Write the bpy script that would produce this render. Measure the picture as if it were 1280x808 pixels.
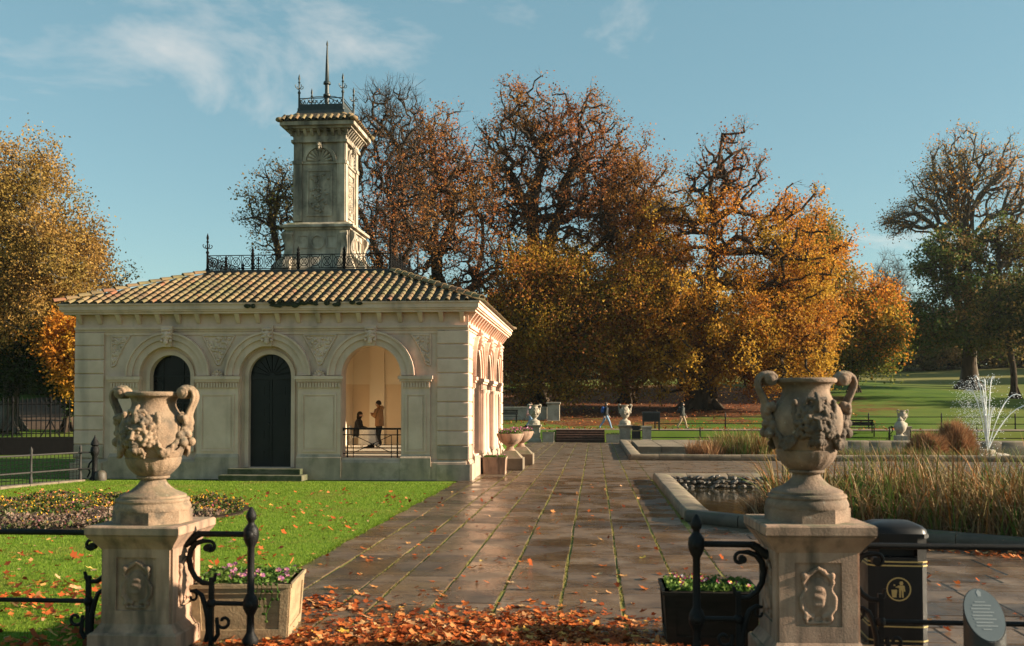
import bpy, bmesh, math, random
import numpy as np
from mathutils import Vector, Matrix

for o in list(bpy.data.objects): bpy.data.objects.remove(o)
S = bpy.context.scene
COL = S.collection
R = math.radians
PI = math.pi

# ------------------------------------------------------------ camera
cd = bpy.data.cameras.new('camera'); cam = bpy.data.objects.new('camera', cd); COL.objects.link(cam)
cam.location = (0, 0, 2.2)
cam.rotation_euler = (R(90 + 1.7), 0, R(4.78))
cd.sensor_width = 36; cd.lens = 35.0; cd.shift_y = 0.0523
cd.clip_start = 0.1; cd.clip_end = 3000
cd.dof.use_dof = True; cd.dof.focus_distance = 34; cd.dof.aperture_fstop = 2.8
S.camera = cam

CLOUD_SEED, CLOUD_X = 5.1, 0.66
# ------------------------------------------------------------ light
SUN_EL, SUN_AZ = 19.0, 0.7            # azimuth from +X towards +Y
L = Vector((math.cos(R(SUN_EL)) * math.cos(R(SUN_AZ)), math.cos(R(SUN_EL)) * math.sin(R(SUN_AZ)), math.sin(R(SUN_EL))))
sd = bpy.data.lights.new('sun', 'SUN'); sun = bpy.data.objects.new('sun', sd); COL.objects.link(sun)
sd.energy = 5.0; sd.angle = R(0.53); sd.color = (1.0, 0.85, 0.63)
sun.rotation_euler = L.to_track_quat('Z', 'Y').to_euler(); sun.location = (60, 0, 40)

W = bpy.data.worlds.new('World'); S.world = W; W.use_nodes = True
nt = W.node_tree; nt.nodes.clear()
N = nt.nodes.new; LK = nt.links.new
out = N('ShaderNodeOutputWorld'); bg = N('ShaderNodeBackground'); sky = N('ShaderNodeTexSky')
sky.sky_type = 'NISHITA'; sky.sun_disc = False; sky.sun_elevation = R(SUN_EL); sky.sun_rotation = R(90 - SUN_AZ)
sky.air_density = 1.0; sky.dust_density = 0.3; sky.ozone_density = 1.2; sky.altitude = 50
bg.inputs['Strength'].default_value = 0.068
tint = N('ShaderNodeMix'); tint.data_type = 'RGBA'; tint.blend_type = 'MULTIPLY'; tint.inputs[0].default_value = 1
tint.inputs[7].default_value = (0.94, 0.98, 0.84, 1)
LK(sky.outputs[0], tint.inputs[6])
tc = N('ShaderNodeTexCoord'); sp = N('ShaderNodeSeparateXYZ'); LK(tc.outputs['Generated'], sp.inputs[0])
ad = N('ShaderNodeMath'); ad.operation = 'ADD'; ad.inputs[1].default_value = 0.22; LK(sp.outputs[2], ad.inputs[0])
dx = N('ShaderNodeMath'); dx.operation = 'DIVIDE'; LK(sp.outputs[0], dx.inputs[0]); LK(ad.outputs[0], dx.inputs[1])
dy = N('ShaderNodeMath'); dy.operation = 'DIVIDE'; LK(sp.outputs[1], dy.inputs[0]); LK(ad.outputs[0], dy.inputs[1])
dxo = N('ShaderNodeMath'); dxo.operation = 'ADD'; dxo.inputs[1].default_value = CLOUD_X; LK(dx.outputs[0], dxo.inputs[0])
cb = N('ShaderNodeCombineXYZ'); LK(dxo.outputs[0], cb.inputs[0]); LK(dy.outputs[0], cb.inputs[1]); cb.inputs[2].default_value = CLOUD_SEED
cn = N('ShaderNodeTexNoise'); cn.inputs['Scale'].default_value = 2.1; cn.inputs['Detail'].default_value = 9; cn.inputs['Roughness'].default_value = 0.58
cn.inputs['Distortion'].default_value = 0.35
LK(cb.outputs[0], cn.inputs['Vector'])
cr = N('ShaderNodeValToRGB'); cr.color_ramp.elements[0].position = 0.57; cr.color_ramp.elements[1].position = 0.80
cr.color_ramp.elements[1].color = (0.62, 0.62, 0.62, 1)
LK(cn.outputs[0], cr.inputs[0])
air = N('ShaderNodeMix'); air.data_type = 'RGBA'; air.inputs[0].default_value = 0.5; LK(tint.outputs[2], air.inputs[6]); air.inputs[7].default_value = (1.0, 2.1, 2.45, 1)
cm = N('ShaderNodeMix'); cm.data_type = 'RGBA'; LK(cr.outputs[0], cm.inputs[0]); LK(air.outputs[2], cm.inputs[6])
cm.inputs[7].default_value = (5.6, 5.0, 4.5, 1)
LK(cm.outputs[2], bg.inputs['Color']); LK(bg.outputs[0], out.inputs[0])

S.view_settings.view_transform = 'Standard'; S.view_settings.look = 'None'
S.view_settings.gamma = 1; S.view_settings.exposure = 1.55
S.render.engine = 'CYCLES'; S.cycles.use_denoising = True; S.cycles.max_bounces = 8
S.cycles.transparent_max_bounces = 16; S.cycles.sample_clamp_indirect = 8; S.cycles.caustics_reflective = False

# ------------------------------------------------------------ materials
MT = {}
def ramp_set(r, stops):
    el = r.color_ramp.elements
    while len(el) > len(stops): el.remove(el[-1])
    while len(el) < len(stops): el.new(0.5)
    for e, (p, c) in zip(el, stops): e.position = p; e.color = (*c, 1)

def M(name, stops, scale=3.0, detail=6.0, rough=0.8, rvar=0.0, bump=0.3, bscale=40.0, metal=0.0, spec=0.5, src='noise',
      moss=None, obj=0.0, streak=None, trans=0.0, dist=0.0, clump=None, stretch=None, crack=0.0):
    """colour from a ramp driven by noise ('noise'), per island ('island') or per object ('object')."""
    m = bpy.data.materials.new(name); m.use_nodes = True; MT[name] = m
    t = m.node_tree; n = t.nodes.new; lk = t.links.new
    bs = t.nodes['Principled BSDF']; bs.inputs['Metallic'].default_value = metal
    if name.split('_')[0] in ('lawn', 'ground', 'blade', 'reed', 'bed', 'leaf', 'fallen', 'joint', 'pansy', 'litter', 'soil', 'gravel', 'bark'): spec = .08   # matt plants and earth
    bs.inputs['Specular IOR Level'].default_value = spec
    geo = n('ShaderNodeNewGeometry'); pos = geo.outputs['Position']
    if stretch:
        mp = n('ShaderNodeMapping'); mp.inputs['Scale'].default_value = stretch; lk(pos, mp.inputs[0]); vec = mp.outputs[0]
    else: vec = pos
    nz = n('ShaderNodeTexNoise'); nz.inputs['Scale'].default_value = scale; nz.inputs['Detail'].default_value = detail
    nz.inputs['Roughness'].default_value = 0.62; nz.inputs['Distortion'].default_value = dist; lk(vec, nz.inputs['Vector'])
    rp = n('ShaderNodeValToRGB'); ramp_set(rp, stops)
    if src == 'noise': lk(nz.outputs[0], rp.inputs[0])
    elif src == 'island': lk(geo.outputs['Random Per Island'], rp.inputs[0])
    elif src == 'object':
        oi = n('ShaderNodeObjectInfo'); lk(oi.outputs['Random'], rp.inputs[0])
    col = rp.outputs[0]
    if clump:                                   # second ramp in clumps of a few metres
        st2, sc2, lo, hi = clump
        n2 = n('ShaderNodeTexNoise'); n2.inputs['Scale'].default_value = sc2; n2.inputs['Detail'].default_value = 3; lk(pos, n2.inputs['Vector'])
        mr = n('ShaderNodeMapRange'); mr.inputs[1].default_value = lo; mr.inputs[2].default_value = hi; lk(n2.outputs[0], mr.inputs[0])
        r2 = n('ShaderNodeValToRGB'); ramp_set(r2, st2)
        lk(geo.outputs['Random Per Island'] if src == 'island' else nz.outputs[0], r2.inputs[0])
        mx = n('ShaderNodeMix'); mx.data_type = 'RGBA'; lk(mr.outputs[0], mx.inputs[0]); lk(col, mx.inputs[6]); lk(r2.outputs[0], mx.inputs[7]); col = mx.outputs[2]
    if src != 'noise':                          # fine grain as well
        hs = n('ShaderNodeHueSaturation'); mr = n('ShaderNodeMapRange'); mr.inputs[3].default_value = 0.7; mr.inputs[4].default_value = 1.3
        lk(nz.outputs[0], mr.inputs[0]); lk(mr.outputs[0], hs.inputs['Value']); lk(col, hs.inputs['Color']); col = hs.outputs[0]
    if obj:
        oi = n('ShaderNodeObjectInfo'); mr = n('ShaderNodeMapRange'); mr.inputs[3].default_value = 1 - obj; mr.inputs[4].default_value = 1 + obj
        hs = n('ShaderNodeHueSaturation'); lk(oi.outputs['Random'], mr.inputs[0]); lk(mr.outputs[0], hs.inputs['Value']); lk(col, hs.inputs['Color']); col = hs.outputs[0]
    if streak:                                  # rain streaks, stretched in z
        c, sx, lo, hi, amt = streak
        mp = n('ShaderNodeMapping'); mp.inputs['Scale'].default_value = (sx, sx, sx * 0.14); lk(pos, mp.inputs[0])
        n2 = n('ShaderNodeTexNoise'); n2.inputs['Scale'].default_value = 1; n2.inputs['Detail'].default_value = 5; lk(mp.outputs[0], n2.inputs['Vector'])
        mr = n('ShaderNodeMapRange'); mr.inputs[1].default_value = lo; mr.inputs[2].default_value = hi; mr.inputs[4].default_value = amt; lk(n2.outputs[0], mr.inputs[0])
        mx = n('ShaderNodeMix'); mx.data_type = 'RGBA'; lk(mr.outputs[0], mx.inputs[0]); lk(col, mx.inputs[6]); mx.inputs[7].default_value = (*c, 1); col = mx.outputs[2]
    for ms in (moss or []):                     # (colour, scale, low, high, amount, up)
        c, sc, lo, hi, amt, up = ms
        n2 = n('ShaderNodeTexNoise'); n2.inputs['Scale'].default_value = sc; n2.inputs['Detail'].default_value = 7; n2.inputs['Roughness'].default_value = .65; lk(pos, n2.inputs['Vector'])
        mr = n('ShaderNodeMapRange'); mr.inputs[1].default_value = lo; mr.inputs[2].default_value = hi; mr.inputs[4].default_value = amt; lk(n2.outputs[0], mr.inputs[0])
        fac = mr.outputs[0]
        if up:
            sx = n('ShaderNodeSeparateXYZ'); lk(geo.outputs['Normal'], sx.inputs[0])
            m2 = n('ShaderNodeMapRange'); m2.inputs[1].default_value = up; m2.inputs[2].default_value = min(1, up + .5); lk(sx.outputs[2], m2.inputs[0])
            mu = n('ShaderNodeMath'); mu.operation = 'MULTIPLY'; lk(fac, mu.inputs[0]); lk(m2.outputs[0], mu.inputs[1]); fac = mu.outputs[0]
        mx = n('ShaderNodeMix'); mx.data_type = 'RGBA'; lk(fac, mx.inputs[0]); lk(col, mx.inputs[6]); mx.inputs[7].default_value = (*c, 1); col = mx.outputs[2]
    lk(col, bs.inputs['Base Color'])
    if rvar:
        n3 = n('ShaderNodeTexNoise'); n3.inputs['Scale'].default_value = scale * 0.55; n3.inputs['Detail'].default_value = 5; lk(vec, n3.inputs['Vector'])
        mr = n('ShaderNodeMapRange'); mr.inputs[1].default_value = .35; mr.inputs[2].default_value = .65
        mr.inputs[3].default_value = max(.03, rough - rvar); mr.inputs[4].default_value = min(1, rough + rvar); lk(n3.outputs[0], mr.inputs[0]); lk(mr.outputs[0], bs.inputs['Roughness'])
    else: bs.inputs['Roughness'].default_value = rough
    if bump:
        nb = n('ShaderNodeTexNoise'); nb.inputs['Scale'].default_value = bscale; nb.inputs['Detail'].default_value = 8; nb.inputs['Roughness'].default_value = .65; lk(pos, nb.inputs['Vector'])
        bp = n('ShaderNodeBump'); bp.inputs['Strength'].default_value = bump; bp.inputs['Distance'].default_value = 0.02
        lk(nb.outputs[0], bp.inputs['Height']); lk(bp.outputs[0], bs.inputs['Normal'])
    if trans:
        tr = n('ShaderNodeBsdfTranslucent'); lk(col, tr.inputs[0]); ms = n('ShaderNodeMixShader'); ms.inputs[0].default_value = trans
        lk(bs.outputs[0], ms.inputs[1]); lk(tr.outputs[0], ms.inputs[2]); lk(ms.outputs[0], t.nodes['Material Output'].inputs[0])
    return m

STAIN = (0.10, 0.095, 0.075)
M('stone', [(0.25, (0.4712, 0.3099, 0.2294)), (.5, (0.6171, 0.4118, 0.3116)), (.75, (0.7181, 0.499, 0.3895))], 1.3, 8, .88, bump=.25, bscale=25, obj=.06,
  streak=(STAIN, 2.2, .54, .80, .5), moss=[((.12, .11, .055), 1.6, .58, .74, .65, 0.25), ((.20, .17, .13), .8, .60, .76, .4, 0)])
M('stone_plinth', [(0.25, (0.2808, 0.1995, 0.1425)), (.6, (0.4428, 0.3182, 0.2375)), (.8, (0.54, 0.399, 0.304))], 1.7, 8, .9, bump=.35, bscale=22, obj=.08,
  streak=(STAIN, 2.6, .48, .72, .6), moss=[((.12, .11, .065), 2.2, .52, .70, .6, 0)])
M('stone_tower', [(0.25, (.27, .215, .16)), (.5, (.42, .345, .26)), (.75, (.54, .45, .35))], 1.5, 8, .88, bump=.3, bscale=25,
  streak=((.05, .045, .038), 2.6, .40, .68, .9), moss=[((.07, .075, .03), 1.8, .44, .62, .9, 0.15), ((.06, .055, .045), 1.1, .52, .66, .6, 0)])
M('stone_mossy', [(0.25, (.06, .055, .03)), (.6, (.13, .115, .07)), (.8, (.2, .17, .12))], 2.2, 8, .95, bump=.5, bscale=22, moss=[((.035, .045, .014), 2.4, .42, .6, .9, 0)])
M('sandstone_black', [(0.25, (.045, .033, .024)), (.5, (.095, .066, .046)), (.8, (.20, .135, .09))], 5, 8, .9, bump=.6, bscale=60)
M('sandstone', [(0.2, (0.144, 0.09, 0.0562)), (.5, (0.2484, 0.162, 0.103)), (.8, (0.3168, 0.2196, 0.1476))], 6, 8, .9, bump=.6, bscale=60, obj=.06,
  moss=[((.075, .060, .045), 4.2, .50, .64, .85, 0), ((.12, .105, .06), 5, .42, .62, .85, 0.3), ((.42, .36, .27), 14, .62, .72, .5, 0)])
M('sandstone_dark', [(0.2, (0.136, 0.085, 0.0561)), (.5, (0.238, 0.153, 0.1037)), (.8, (0.3145, 0.221, 0.153))], 6, 8, .9, bump=.6, bscale=60,
  moss=[((.05, .040, .03), 2.6, .40, .68, .9, 0), ((.12, .12, .055), 5, .5, .66, .7, 0.3), ((.45, .42, .36), 16, .62, .72, .5, 0)])
M('pedestal_stone', [(0.2, (.23, .135, .088)), (.5, (.345, .212, .145)), (.8, (.42, .285, .2))], 4, 8, .9, bump=.4, bscale=50, obj=.05,
  streak=((.06, .046, .032), 7, .46, .70, .85), moss=[((.12, .11, .055), 6, .42, .6, .9, 0.5), ((.18, .15, .11), 2.5, .58, .7, .5, 0)])
M('grey_stone', [(0.2, (.22, .18, .135)), (.5, (.33, .275, .21)), (.8, (.43, .37, .29))], 3, 8, .9, bump=.4, bscale=30, obj=.1,
  moss=[((.11, .115, .05), 3, .52, .66, .7, 0.2), ((.12, .105, .085), 2, .55, .7, .6, 0)])
M('coping', [(0.2, (.085, .062, .04)), (.5, (.165, .122, .08)), (.8, (.26, .20, .138))], 2.5, 8, .85, bump=.5, bscale=25, obj=.12,
  moss=[((.10, .105, .045), 2.6, .52, .66, .7, 0.2), ((.08, .065, .05), 1.5, .55, .7, .7, 0)])
M('wet_rock', [(.3, (.035, .027, .02)), (.7, (.13, .10, .075))], 5, 7, .4, rvar=.15, bump=.6, bscale=30, obj=.3)
M('plaster', [(.3, (.80, .71, .56)), (.7, (.85, .76, .61))], .8, 4, .9, bump=.05, bscale=20)
M('plaster_dado', [(.3, (.71, .56, .39)), (.7, (.76, .61, .43))], .8, 4, .8, bump=.05, bscale=20)
M('tile_clay', [(0, (.12, .072, .034)), (.3, (.16, .10, .046)), (.6, (.19, .125, .057)), (.85, (.21, .145, .068)), (.95, (.18, .08, .038)), (1, (.24, .085, .04))], 1.5, 7, .85, bump=.4, bscale=40, src='object',
  moss=[((.13, .12, .045), 1.1, .47, .62, .7, 0), ((.045, .036, .026), 1.7, .52, .68, .75, 0)])
M('tile_island', [(0, (.12, .072, .034)), (.4, (.16, .10, .046)), (.8, (.20, .13, .06)), (1, (.20, .085, .04))], 1.5, 7, .85, bump=.4, bscale=40, src='island',
  moss=[((.13, .12, .045), 1.1, .47, .62, .7, 0), ((.045, .036, .026), 1.7, .52, .68, .75, 0)])
M('tile_pan', [(.3, (.022, .015, .010)), (.7, (.055, .04, .024))], 5, 6, .9, moss=[((.05, .055, .02), 2.5, .5, .6, .8, 0)])
M('moss', [(.3, (.014, .015, .007)), (.7, (.035, .038, .014))], 9, 6, .95, bump=.8, bscale=50)
M('lead', [(.3, (.012, .013, .015)), (.7, (.03, .03, .032))], 3, 6, .6)
M('iron', [(.3, (.005, .005, .0055)), (.7, (.013, .0115, .011))], 8, 6, .58, rvar=.15, bump=.25, bscale=70, spec=.16)
M('iron_matt', [(.3, (.004, .004, .0045)), (.7, (.008, .0075, .007))], 8, 6, .8, bump=.2, bscale=70, spec=.08)
M('iron_green', [(.3, (.008, .014, .014)), (.7, (.022, .03, .028))], 8, 6, .5, bump=.2, bscale=70)
M('iron_grey', [(.3, (.014, .012, .010)), (.7, (.032, .027, .022))], 8, 6, .75, bump=.2, bscale=70)
M('door_paint', [(.3, (.007, .0075, .008)), (.7, (.014, .014, .014))], 2, 6, .42, rvar=.1, bump=.06, bscale=30, spec=.2)
M('dark_glass', [(.3, (.003, .0035, .004)), (.7, (.006, .006, .007))], 2, 3, .2, bump=0, spec=.15)
M('flag', [(0.2, (0.051, 0.029, 0.0158)), (.5, (0.1038, 0.0642, 0.0378)), (.8, (0.176, 0.1188, 0.0757))], 2.2, 8, .27, rvar=.2, spec=.42, bump=.30, bscale=14, obj=.42,
  moss=[((.15, .125, .095), 1.1, .6, .72, .5, 0), ((.028, .022, .018), 1.7, .57, .67, .6, 0)])
M('flag_far', [(0.2, (.065, .039, .022)), (.5, (.12, .076, .045)), (.8, (.19, .13, .083))], 2.2, 8, .40, spec=.32, rvar=.2, bump=.35, bscale=16,
  clump=([(0, (.055, .04, .03)), (1, (.15, .115, .082))], 1.6, .4, .6), moss=[((.15, .125, .095), 1.1, .6, .72, .5, 0)])
M('joint', [(.3, (.10, .105, .025)), (.5, (.20, .185, .05)), (.75, (.25, .20, .085))], 6, 7, .95, bump=.6, bscale=60)
M('joint_tuft', [(0, (.12, .12, .025)), (.5, (.22, .19, .055)), (1, (.30, .235, .10))], 3, 3, .8, bump=0, src='island', trans=.3)
M('gravel', [(.3, (.16, .12, .085)), (.7, (.24, .19, .14))], 30, 7, .95, bump=.5, bscale=60)
M('gravel_dark', [(.3, (.06, .04, .028)), (.7, (.11, .075, .052))], 1.5, 8, .95, bump=.5, bscale=20)
M('coping_shaded', [(0.2, (.03, .024, .017)), (.5, (.065, .05, .036)), (.8, (.12, .095, .068))], 2.5, 8, .6, bump=.5, bscale=25, obj=.15, moss=[((.05, .055, .02), 2.6, .5, .64, .8, 0.2)])  # darker copy of coping; shade of the near basin edges put into colour
M('soil', [(.3, (.022, .015, .010)), (.7, (.055, .036, .024))], 12, 7, .95, bump=.8, bscale=30)
M('brick_top', [(.3, (.10, .045, .028)), (.7, (.20, .095, .055))], 6, 7, .9, bump=.4, bscale=40, obj=.15)
M('brick', [(.3, (.035, .018, .012)), (.7, (.105, .042, .024))], 6, 7, .9, bump=.4, bscale=40, obj=.15)
M('lawn', [(.25, (.075, .125, .013)), (.5, (.125, .195, .018)), (.8, (.175, .245, .03))], 2.5, 8, .9, bump=.6, bscale=60)
M('ground_far', [(.25, (.038, .078, .008)), (.5, (.065, .115, .012)), (.8, (.105, .145, .02))], .35, 9, .95, bump=.8, bscale=6,
  clump=([(.3, (.08, .11, .015)), (.7, (.15, .15, .035))], .05, .48, .66))
M('litter', [(.3, (.16, .055, .018)), (.5, (.26, .10, .03)), (.75, (.34, .16, .055))], 2.5, 9, .95, bump=.9, bscale=8,
  moss=[((.05, .03, .016), .35, .48, .6, .7, 0), ((.085, .11, .02), .3, .55, .68, .7, 0)])
# noisy patch of leaf litter under the trees, their shade painted into its colour
def mix_shaded_litter():
    t = MT['ground_far'].node_tree; n = t.nodes.new; lk = t.links.new; bs = t.nodes['Principled BSDF']; base = bs.inputs['Base Color'].links[0].from_socket
    geo = n('ShaderNodeNewGeometry'); mp = n('ShaderNodeMapping'); mp.inputs['Location'].default_value = (-.0, -3.75, 0); mp.inputs['Scale'].default_value = (1 / 25, 1 / 25, 0); lk(geo.outputs['Position'], mp.inputs[0])
    ln = n('ShaderNodeVectorMath'); ln.operation = 'LENGTH'; lk(mp.outputs[0], ln.inputs[0])
    nz = n('ShaderNodeTexNoise'); nz.inputs['Scale'].default_value = .22; nz.inputs['Detail'].default_value = 8; nz.inputs['Roughness'].default_value = .7; lk(geo.outputs['Position'], nz.inputs['Vector'])
    a = n('ShaderNodeMath'); a.operation = 'MULTIPLY_ADD'; lk(nz.outputs[0], a.inputs[0]); a.inputs[1].default_value = -1.6; lk(ln.outputs['Value'], a.inputs[2])
    mr = n('ShaderNodeMapRange'); mr.inputs[1].default_value = .22; mr.inputs[2].default_value = -.02; lk(a.outputs[0], mr.inputs[0])
    n2 = n('ShaderNodeTexNoise'); n2.inputs['Scale'].default_value = 3; n2.inputs['Detail'].default_value = 8; lk(geo.outputs['Position'], n2.inputs['Vector'])
    rp = n('ShaderNodeValToRGB'); ramp_set(rp, [(.3, (.055, .02, .009)), (.5, (.115, .042, .016)), (.7, (.20, .08, .028))]); lk(n2.outputs[0], rp.inputs[0])
    mx = n('ShaderNodeMix'); mx.data_type = 'RGBA'; lk(mr.outputs[0], mx.inputs[0]); lk(base, mx.inputs[6]); lk(rp.outputs[0], mx.inputs[7]); lk(mx.outputs[2], bs.inputs['Base Color'])
mix_shaded_litter()
def mix_dry():                                              # drier, yellower grass on the crest of the park
    t = MT['ground_far'].node_tree; n = t.nodes.new; lk = t.links.new; bs = t.nodes['Principled BSDF']; base = bs.inputs['Base Color'].links[0].from_socket
    geo = n('ShaderNodeNewGeometry'); sx = n('ShaderNodeSeparateXYZ'); lk(geo.outputs['Position'], sx.inputs[0]); nz = n('ShaderNodeTexNoise'); nz.inputs['Scale'].default_value = .12; nz.inputs['Detail'].default_value = 7; lk(geo.outputs['Position'], nz.inputs['Vector'])
    a = n('ShaderNodeMath'); a.operation = 'MULTIPLY_ADD'; lk(nz.outputs[0], a.inputs[0]); a.inputs[1].default_value = 40; lk(sx.outputs[1], a.inputs[2])
    mr = n('ShaderNodeMapRange'); mr.inputs[1].default_value = 132; mr.inputs[2].default_value = 152; mr.inputs[4].default_value = .75; lk(a.outputs[0], mr.inputs[0])
    mx = n('ShaderNodeMix'); mx.data_type = 'RGBA'; lk(mr.outputs[0], mx.inputs[0]); lk(base, mx.inputs[6]); mx.inputs[7].default_value = (.20, .165, .06, 1); lk(mx.outputs[2], bs.inputs['Base Color'])
mix_dry()
M('blade', [(0, (0.0782, 0.1426, 0.0101)), (.5, (0.1334, 0.2162, 0.0175)), (.85, (0.184, 0.2622, 0.0304)), (1, (0.2668, 0.2576, 0.0644))], 2, 4, .6, bump=0, src='island', trans=.35,
  clump=([(0, (.10, .13, .014)), (.5, (.20, .21, .035)), (.85, (.25, .20, .06)), (1, (.16, .11, .05))], .55, .54, .70))
M('reed', [(0, (0.063, 0.108, 0.018)), (.16, (0.108, 0.144, 0.027)), (.25, (0.234, 0.162, 0.0675)), (.45, (0.306, 0.2115, 0.1035)), (.6, (0.18, 0.108, 0.045)), (.74, (0.297, 0.1125, 0.027)), (.88, (0.117, 0.0612, 0.0288)), (1, (0.378, 0.279, 0.153))], 3, 3, .7, bump=0, src='island', trans=.15,
  clump=([(0, (.05, .11, .015)), (.5, (.11, .17, .03)), (.7, (.22, .20, .06)), (.85, (.32, .22, .09)), (1, (.33, .12, .03))], .7, .55, .64))
M('reed_brown', [(0, (.20, .10, .05)), (.5, (.30, .15, .075)), (.8, (.40, .21, .10)), (1, (.45, .29, .15))], 3, 3, .8, bump=0, src='island', trans=.2)
M('bed_green', [(0, (.03, .06, .012)), (.4, (.06, .09, .018)), (.6, (.12, .12, .03)), (.75, (.09, .035, .03)), (.9, (.18, .13, .08)), (1, (.05, .025, .03))], 4, 3, .7, bump=0, src='island', trans=.2)
M('reed_dead', [(0, (.10, .055, .03)), (.4, (.22, .13, .07)), (.7, (.40, .27, .15)), (1, (.55, .42, .26))], 3, 3, .8, bump=0, src='island', trans=.2)
M('bed_leaf', [(0, (.03, .055, .012)), (.3, (.055, .085, .018)), (.5, (.09, .035, .03)), (.65, (.17, .105, .09)), (.8, (.20, .15, .105)), (.92, (.14, .13, .05)), (1, (.06, .03, .035))], 4, 3, .7, bump=0, src='island', trans=.2,
  clump=([(0, (.19, .12, .095)), (.4, (.24, .175, .13)), (.7, (.10, .05, .04)), (1, (.06, .065, .02))], .45, .46, .56))
M('bed_flower', [(0, (.50, .28, .02)), (.4, (.52, .20, .02)), (.7, (.35, .06, .08)), (1, (.40, .16, .22))], 4, 3, .6, bump=0, src='island', trans=.25,
  clump=([(0, (.75, .48, .04)), (1, (.72, .33, .03))], .6, .48, .56))
M('pansy_leaf', [(0, (.04, .09, .015)), (.6, (.09, .16, .03)), (1, (.17, .22, .05))], 4, 3, .6, bump=0, src='island', trans=.25)
M('pansy_pink', [(0, (0.2925, 0.052, 0.143)), (.4, (0.39, 0.143, 0.26)), (.7, (0.078, 0.0195, 0.065)), (.85, (0.455, 0.2925, 0.325)), (1, (0.4875, 0.1625, 0.0195))], 4, 3, .6, bump=0, src='island', trans=.2)
M('pansy_mixed', [(0, (.65, .48, .04)), (.35, (.75, .6, .1)), (.55, (.3, .03, .06)), (.8, (.42, .07, .16)), (1, (.75, .7, .6))], 4, 3, .6, bump=0, src='island', trans=.2)
M('fallen', [(0, (0.1215, 0.0284, 0.0115)), (.2, (0.2565, 0.0544, 0.0161)), (.45, (0.3915, 0.0851, 0.0207)), (.68, (0.4995, 0.1305, 0.0321)), (.84, (0.54, 0.2155, 0.0746)), (.94, (0.513, 0.2948, 0.1492)), (1, (0.675, 0.3402, 0.0574))], 6, 4, .65, bump=.2, bscale=60, src='island', trans=.2)
M('fallen_obj', [(0, (0.168, 0.048, 0.0156)), (.25, (0.324, 0.09, 0.0216)), (.5, (0.432, 0.156, 0.0396)), (.75, (0.504, 0.276, 0.114)), (.92, (0.504, 0.348, 0.192)), (1, (0.6, 0.384, 0.06))], 14, 5, .6, bump=.3, bscale=60, src='object', trans=.2)
M('bark', [(.3, (0.0255, 0.0173, 0.0118)), (.6, (0.0592, 0.0419, 0.0291)), (.8, (0.091, 0.0673, 0.0482))], 3, 8, .95, bump=.9, bscale=9, stretch=(1, 1, .3))
M('bark_grey', [(.3, (.06, .052, .042)), (.7, (.14, .12, .095))], 3, 8, .95, bump=.9, bscale=9, stretch=(1, 1, .3))
M('leaf_gold', [(0, (0.264, 0.138, 0.0144)), (.35, (0.432, 0.222, 0.0216)), (.7, (0.528, 0.3, 0.0336)), (1, (0.6, 0.396, 0.072))], 1, 3, .6, bump=0, src='island', trans=.45,
  clump=([(0, (.20, .065, .012)), (.5, (.34, .125, .018)), (1, (.40, .20, .03))], .28, .42, .58))
M('leaf_orange', [(0, (0.312, 0.102, 0.0144)), (.4, (0.504, 0.18, 0.0216)), (.8, (0.624, 0.252, 0.03)), (1, (0.66, 0.36, 0.06))], 1, 3, .6, bump=0, src='island', trans=.45,
  clump=([(0, (.40, .22, .02)), (1, (.5, .30, .04))], .25, .5, .62))
M('leaf_rust', [(0, (0.168, 0.054, 0.0216)), (.4, (0.3, 0.096, 0.0312)), (.8, (0.396, 0.144, 0.0456)), (1, (0.48, 0.228, 0.072))], 1, 3, .65, bump=0, src='island', trans=.4,
  clump=([(0, (.22, .095, .02)), (1, (.36, .17, .035))], .22, .45, .62))
M('leaf_olive', [(0, (.10, .075, .012)), (.4, (.18, .12, .018)), (.8, (.26, .165, .022)), (1, (.34, .20, .03))], 1, 3, .6, bump=0, src='island', trans=.4,
  clump=([(0, (.07, .085, .012)), (1, (.15, .14, .022))], .25, .45, .6))
M('leaf_tan', [(0, (0.1944, 0.1026, 0.0281)), (.4, (0.324, 0.1782, 0.0454)), (.8, (0.4104, 0.2376, 0.067)), (1, (0.486, 0.3132, 0.0972))], 1, 3, .65, bump=0, src='island', trans=.4,
  clump=([(0, (.19, .13, .032)), (1, (.33, .22, .055))], .25, .45, .62))
M('leaf_brown', [(0, (0.1872, 0.1014, 0.0374)), (.5, (0.312, 0.1794, 0.0562)), (1, (0.4212, 0.2574, 0.0858))], 1, 3, .65, bump=0, src='island', trans=.35,
  clump=([(0, (.06, .075, .016)), (1, (.12, .12, .025))], .2, .47, .6))
M('leaf_green', [(0, (.010, .022, .006)), (.5, (.022, .042, .010)), (1, (.05, .072, .018))], 1, 3, .5, bump=0, src='island', trans=.3)  # green lowered to put the evergreen bushes' shade into the leaf colour
M('leaf_oak', [(0, (0.033, 0.063, 0.015)), (.5, (0.075, 0.117, 0.024)), (1, (0.15, 0.18, 0.042))], 1, 3, .5, bump=0, src='island', trans=.35)
M('leaf_greenyellow', [(0, (.06, .085, .014)), (.5, (.12, .14, .02)), (1, (.26, .22, .035))], 1, 3, .6, bump=0, src='island', trans=.4)
M('bin_black', [(.3, (.007, .006, .006)), (.7, (.014, .012, .012))], 6, 5, .42, rvar=.1, bump=.05, spec=.3)
M('gold_paint', [(.3, (.42, .30, .10)), (.7, (.55, .40, .15))], 6, 5, .4)
M('plate_grey', [(.3, (0.1008, 0.1176, 0.1218)), (.7, (0.126, 0.1428, 0.147))], 4, 5, .4, bump=.05)
M('plate_mark', [(.3, (0.21, 0.225, 0.225)), (.7, (0.24, 0.25, 0.25))], 4, 5, .5, bump=0)
M('board_black', [(.3, (.012, .012, .012)), (.7, (.02, .02, .02))], 4, 4, .5)
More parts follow.
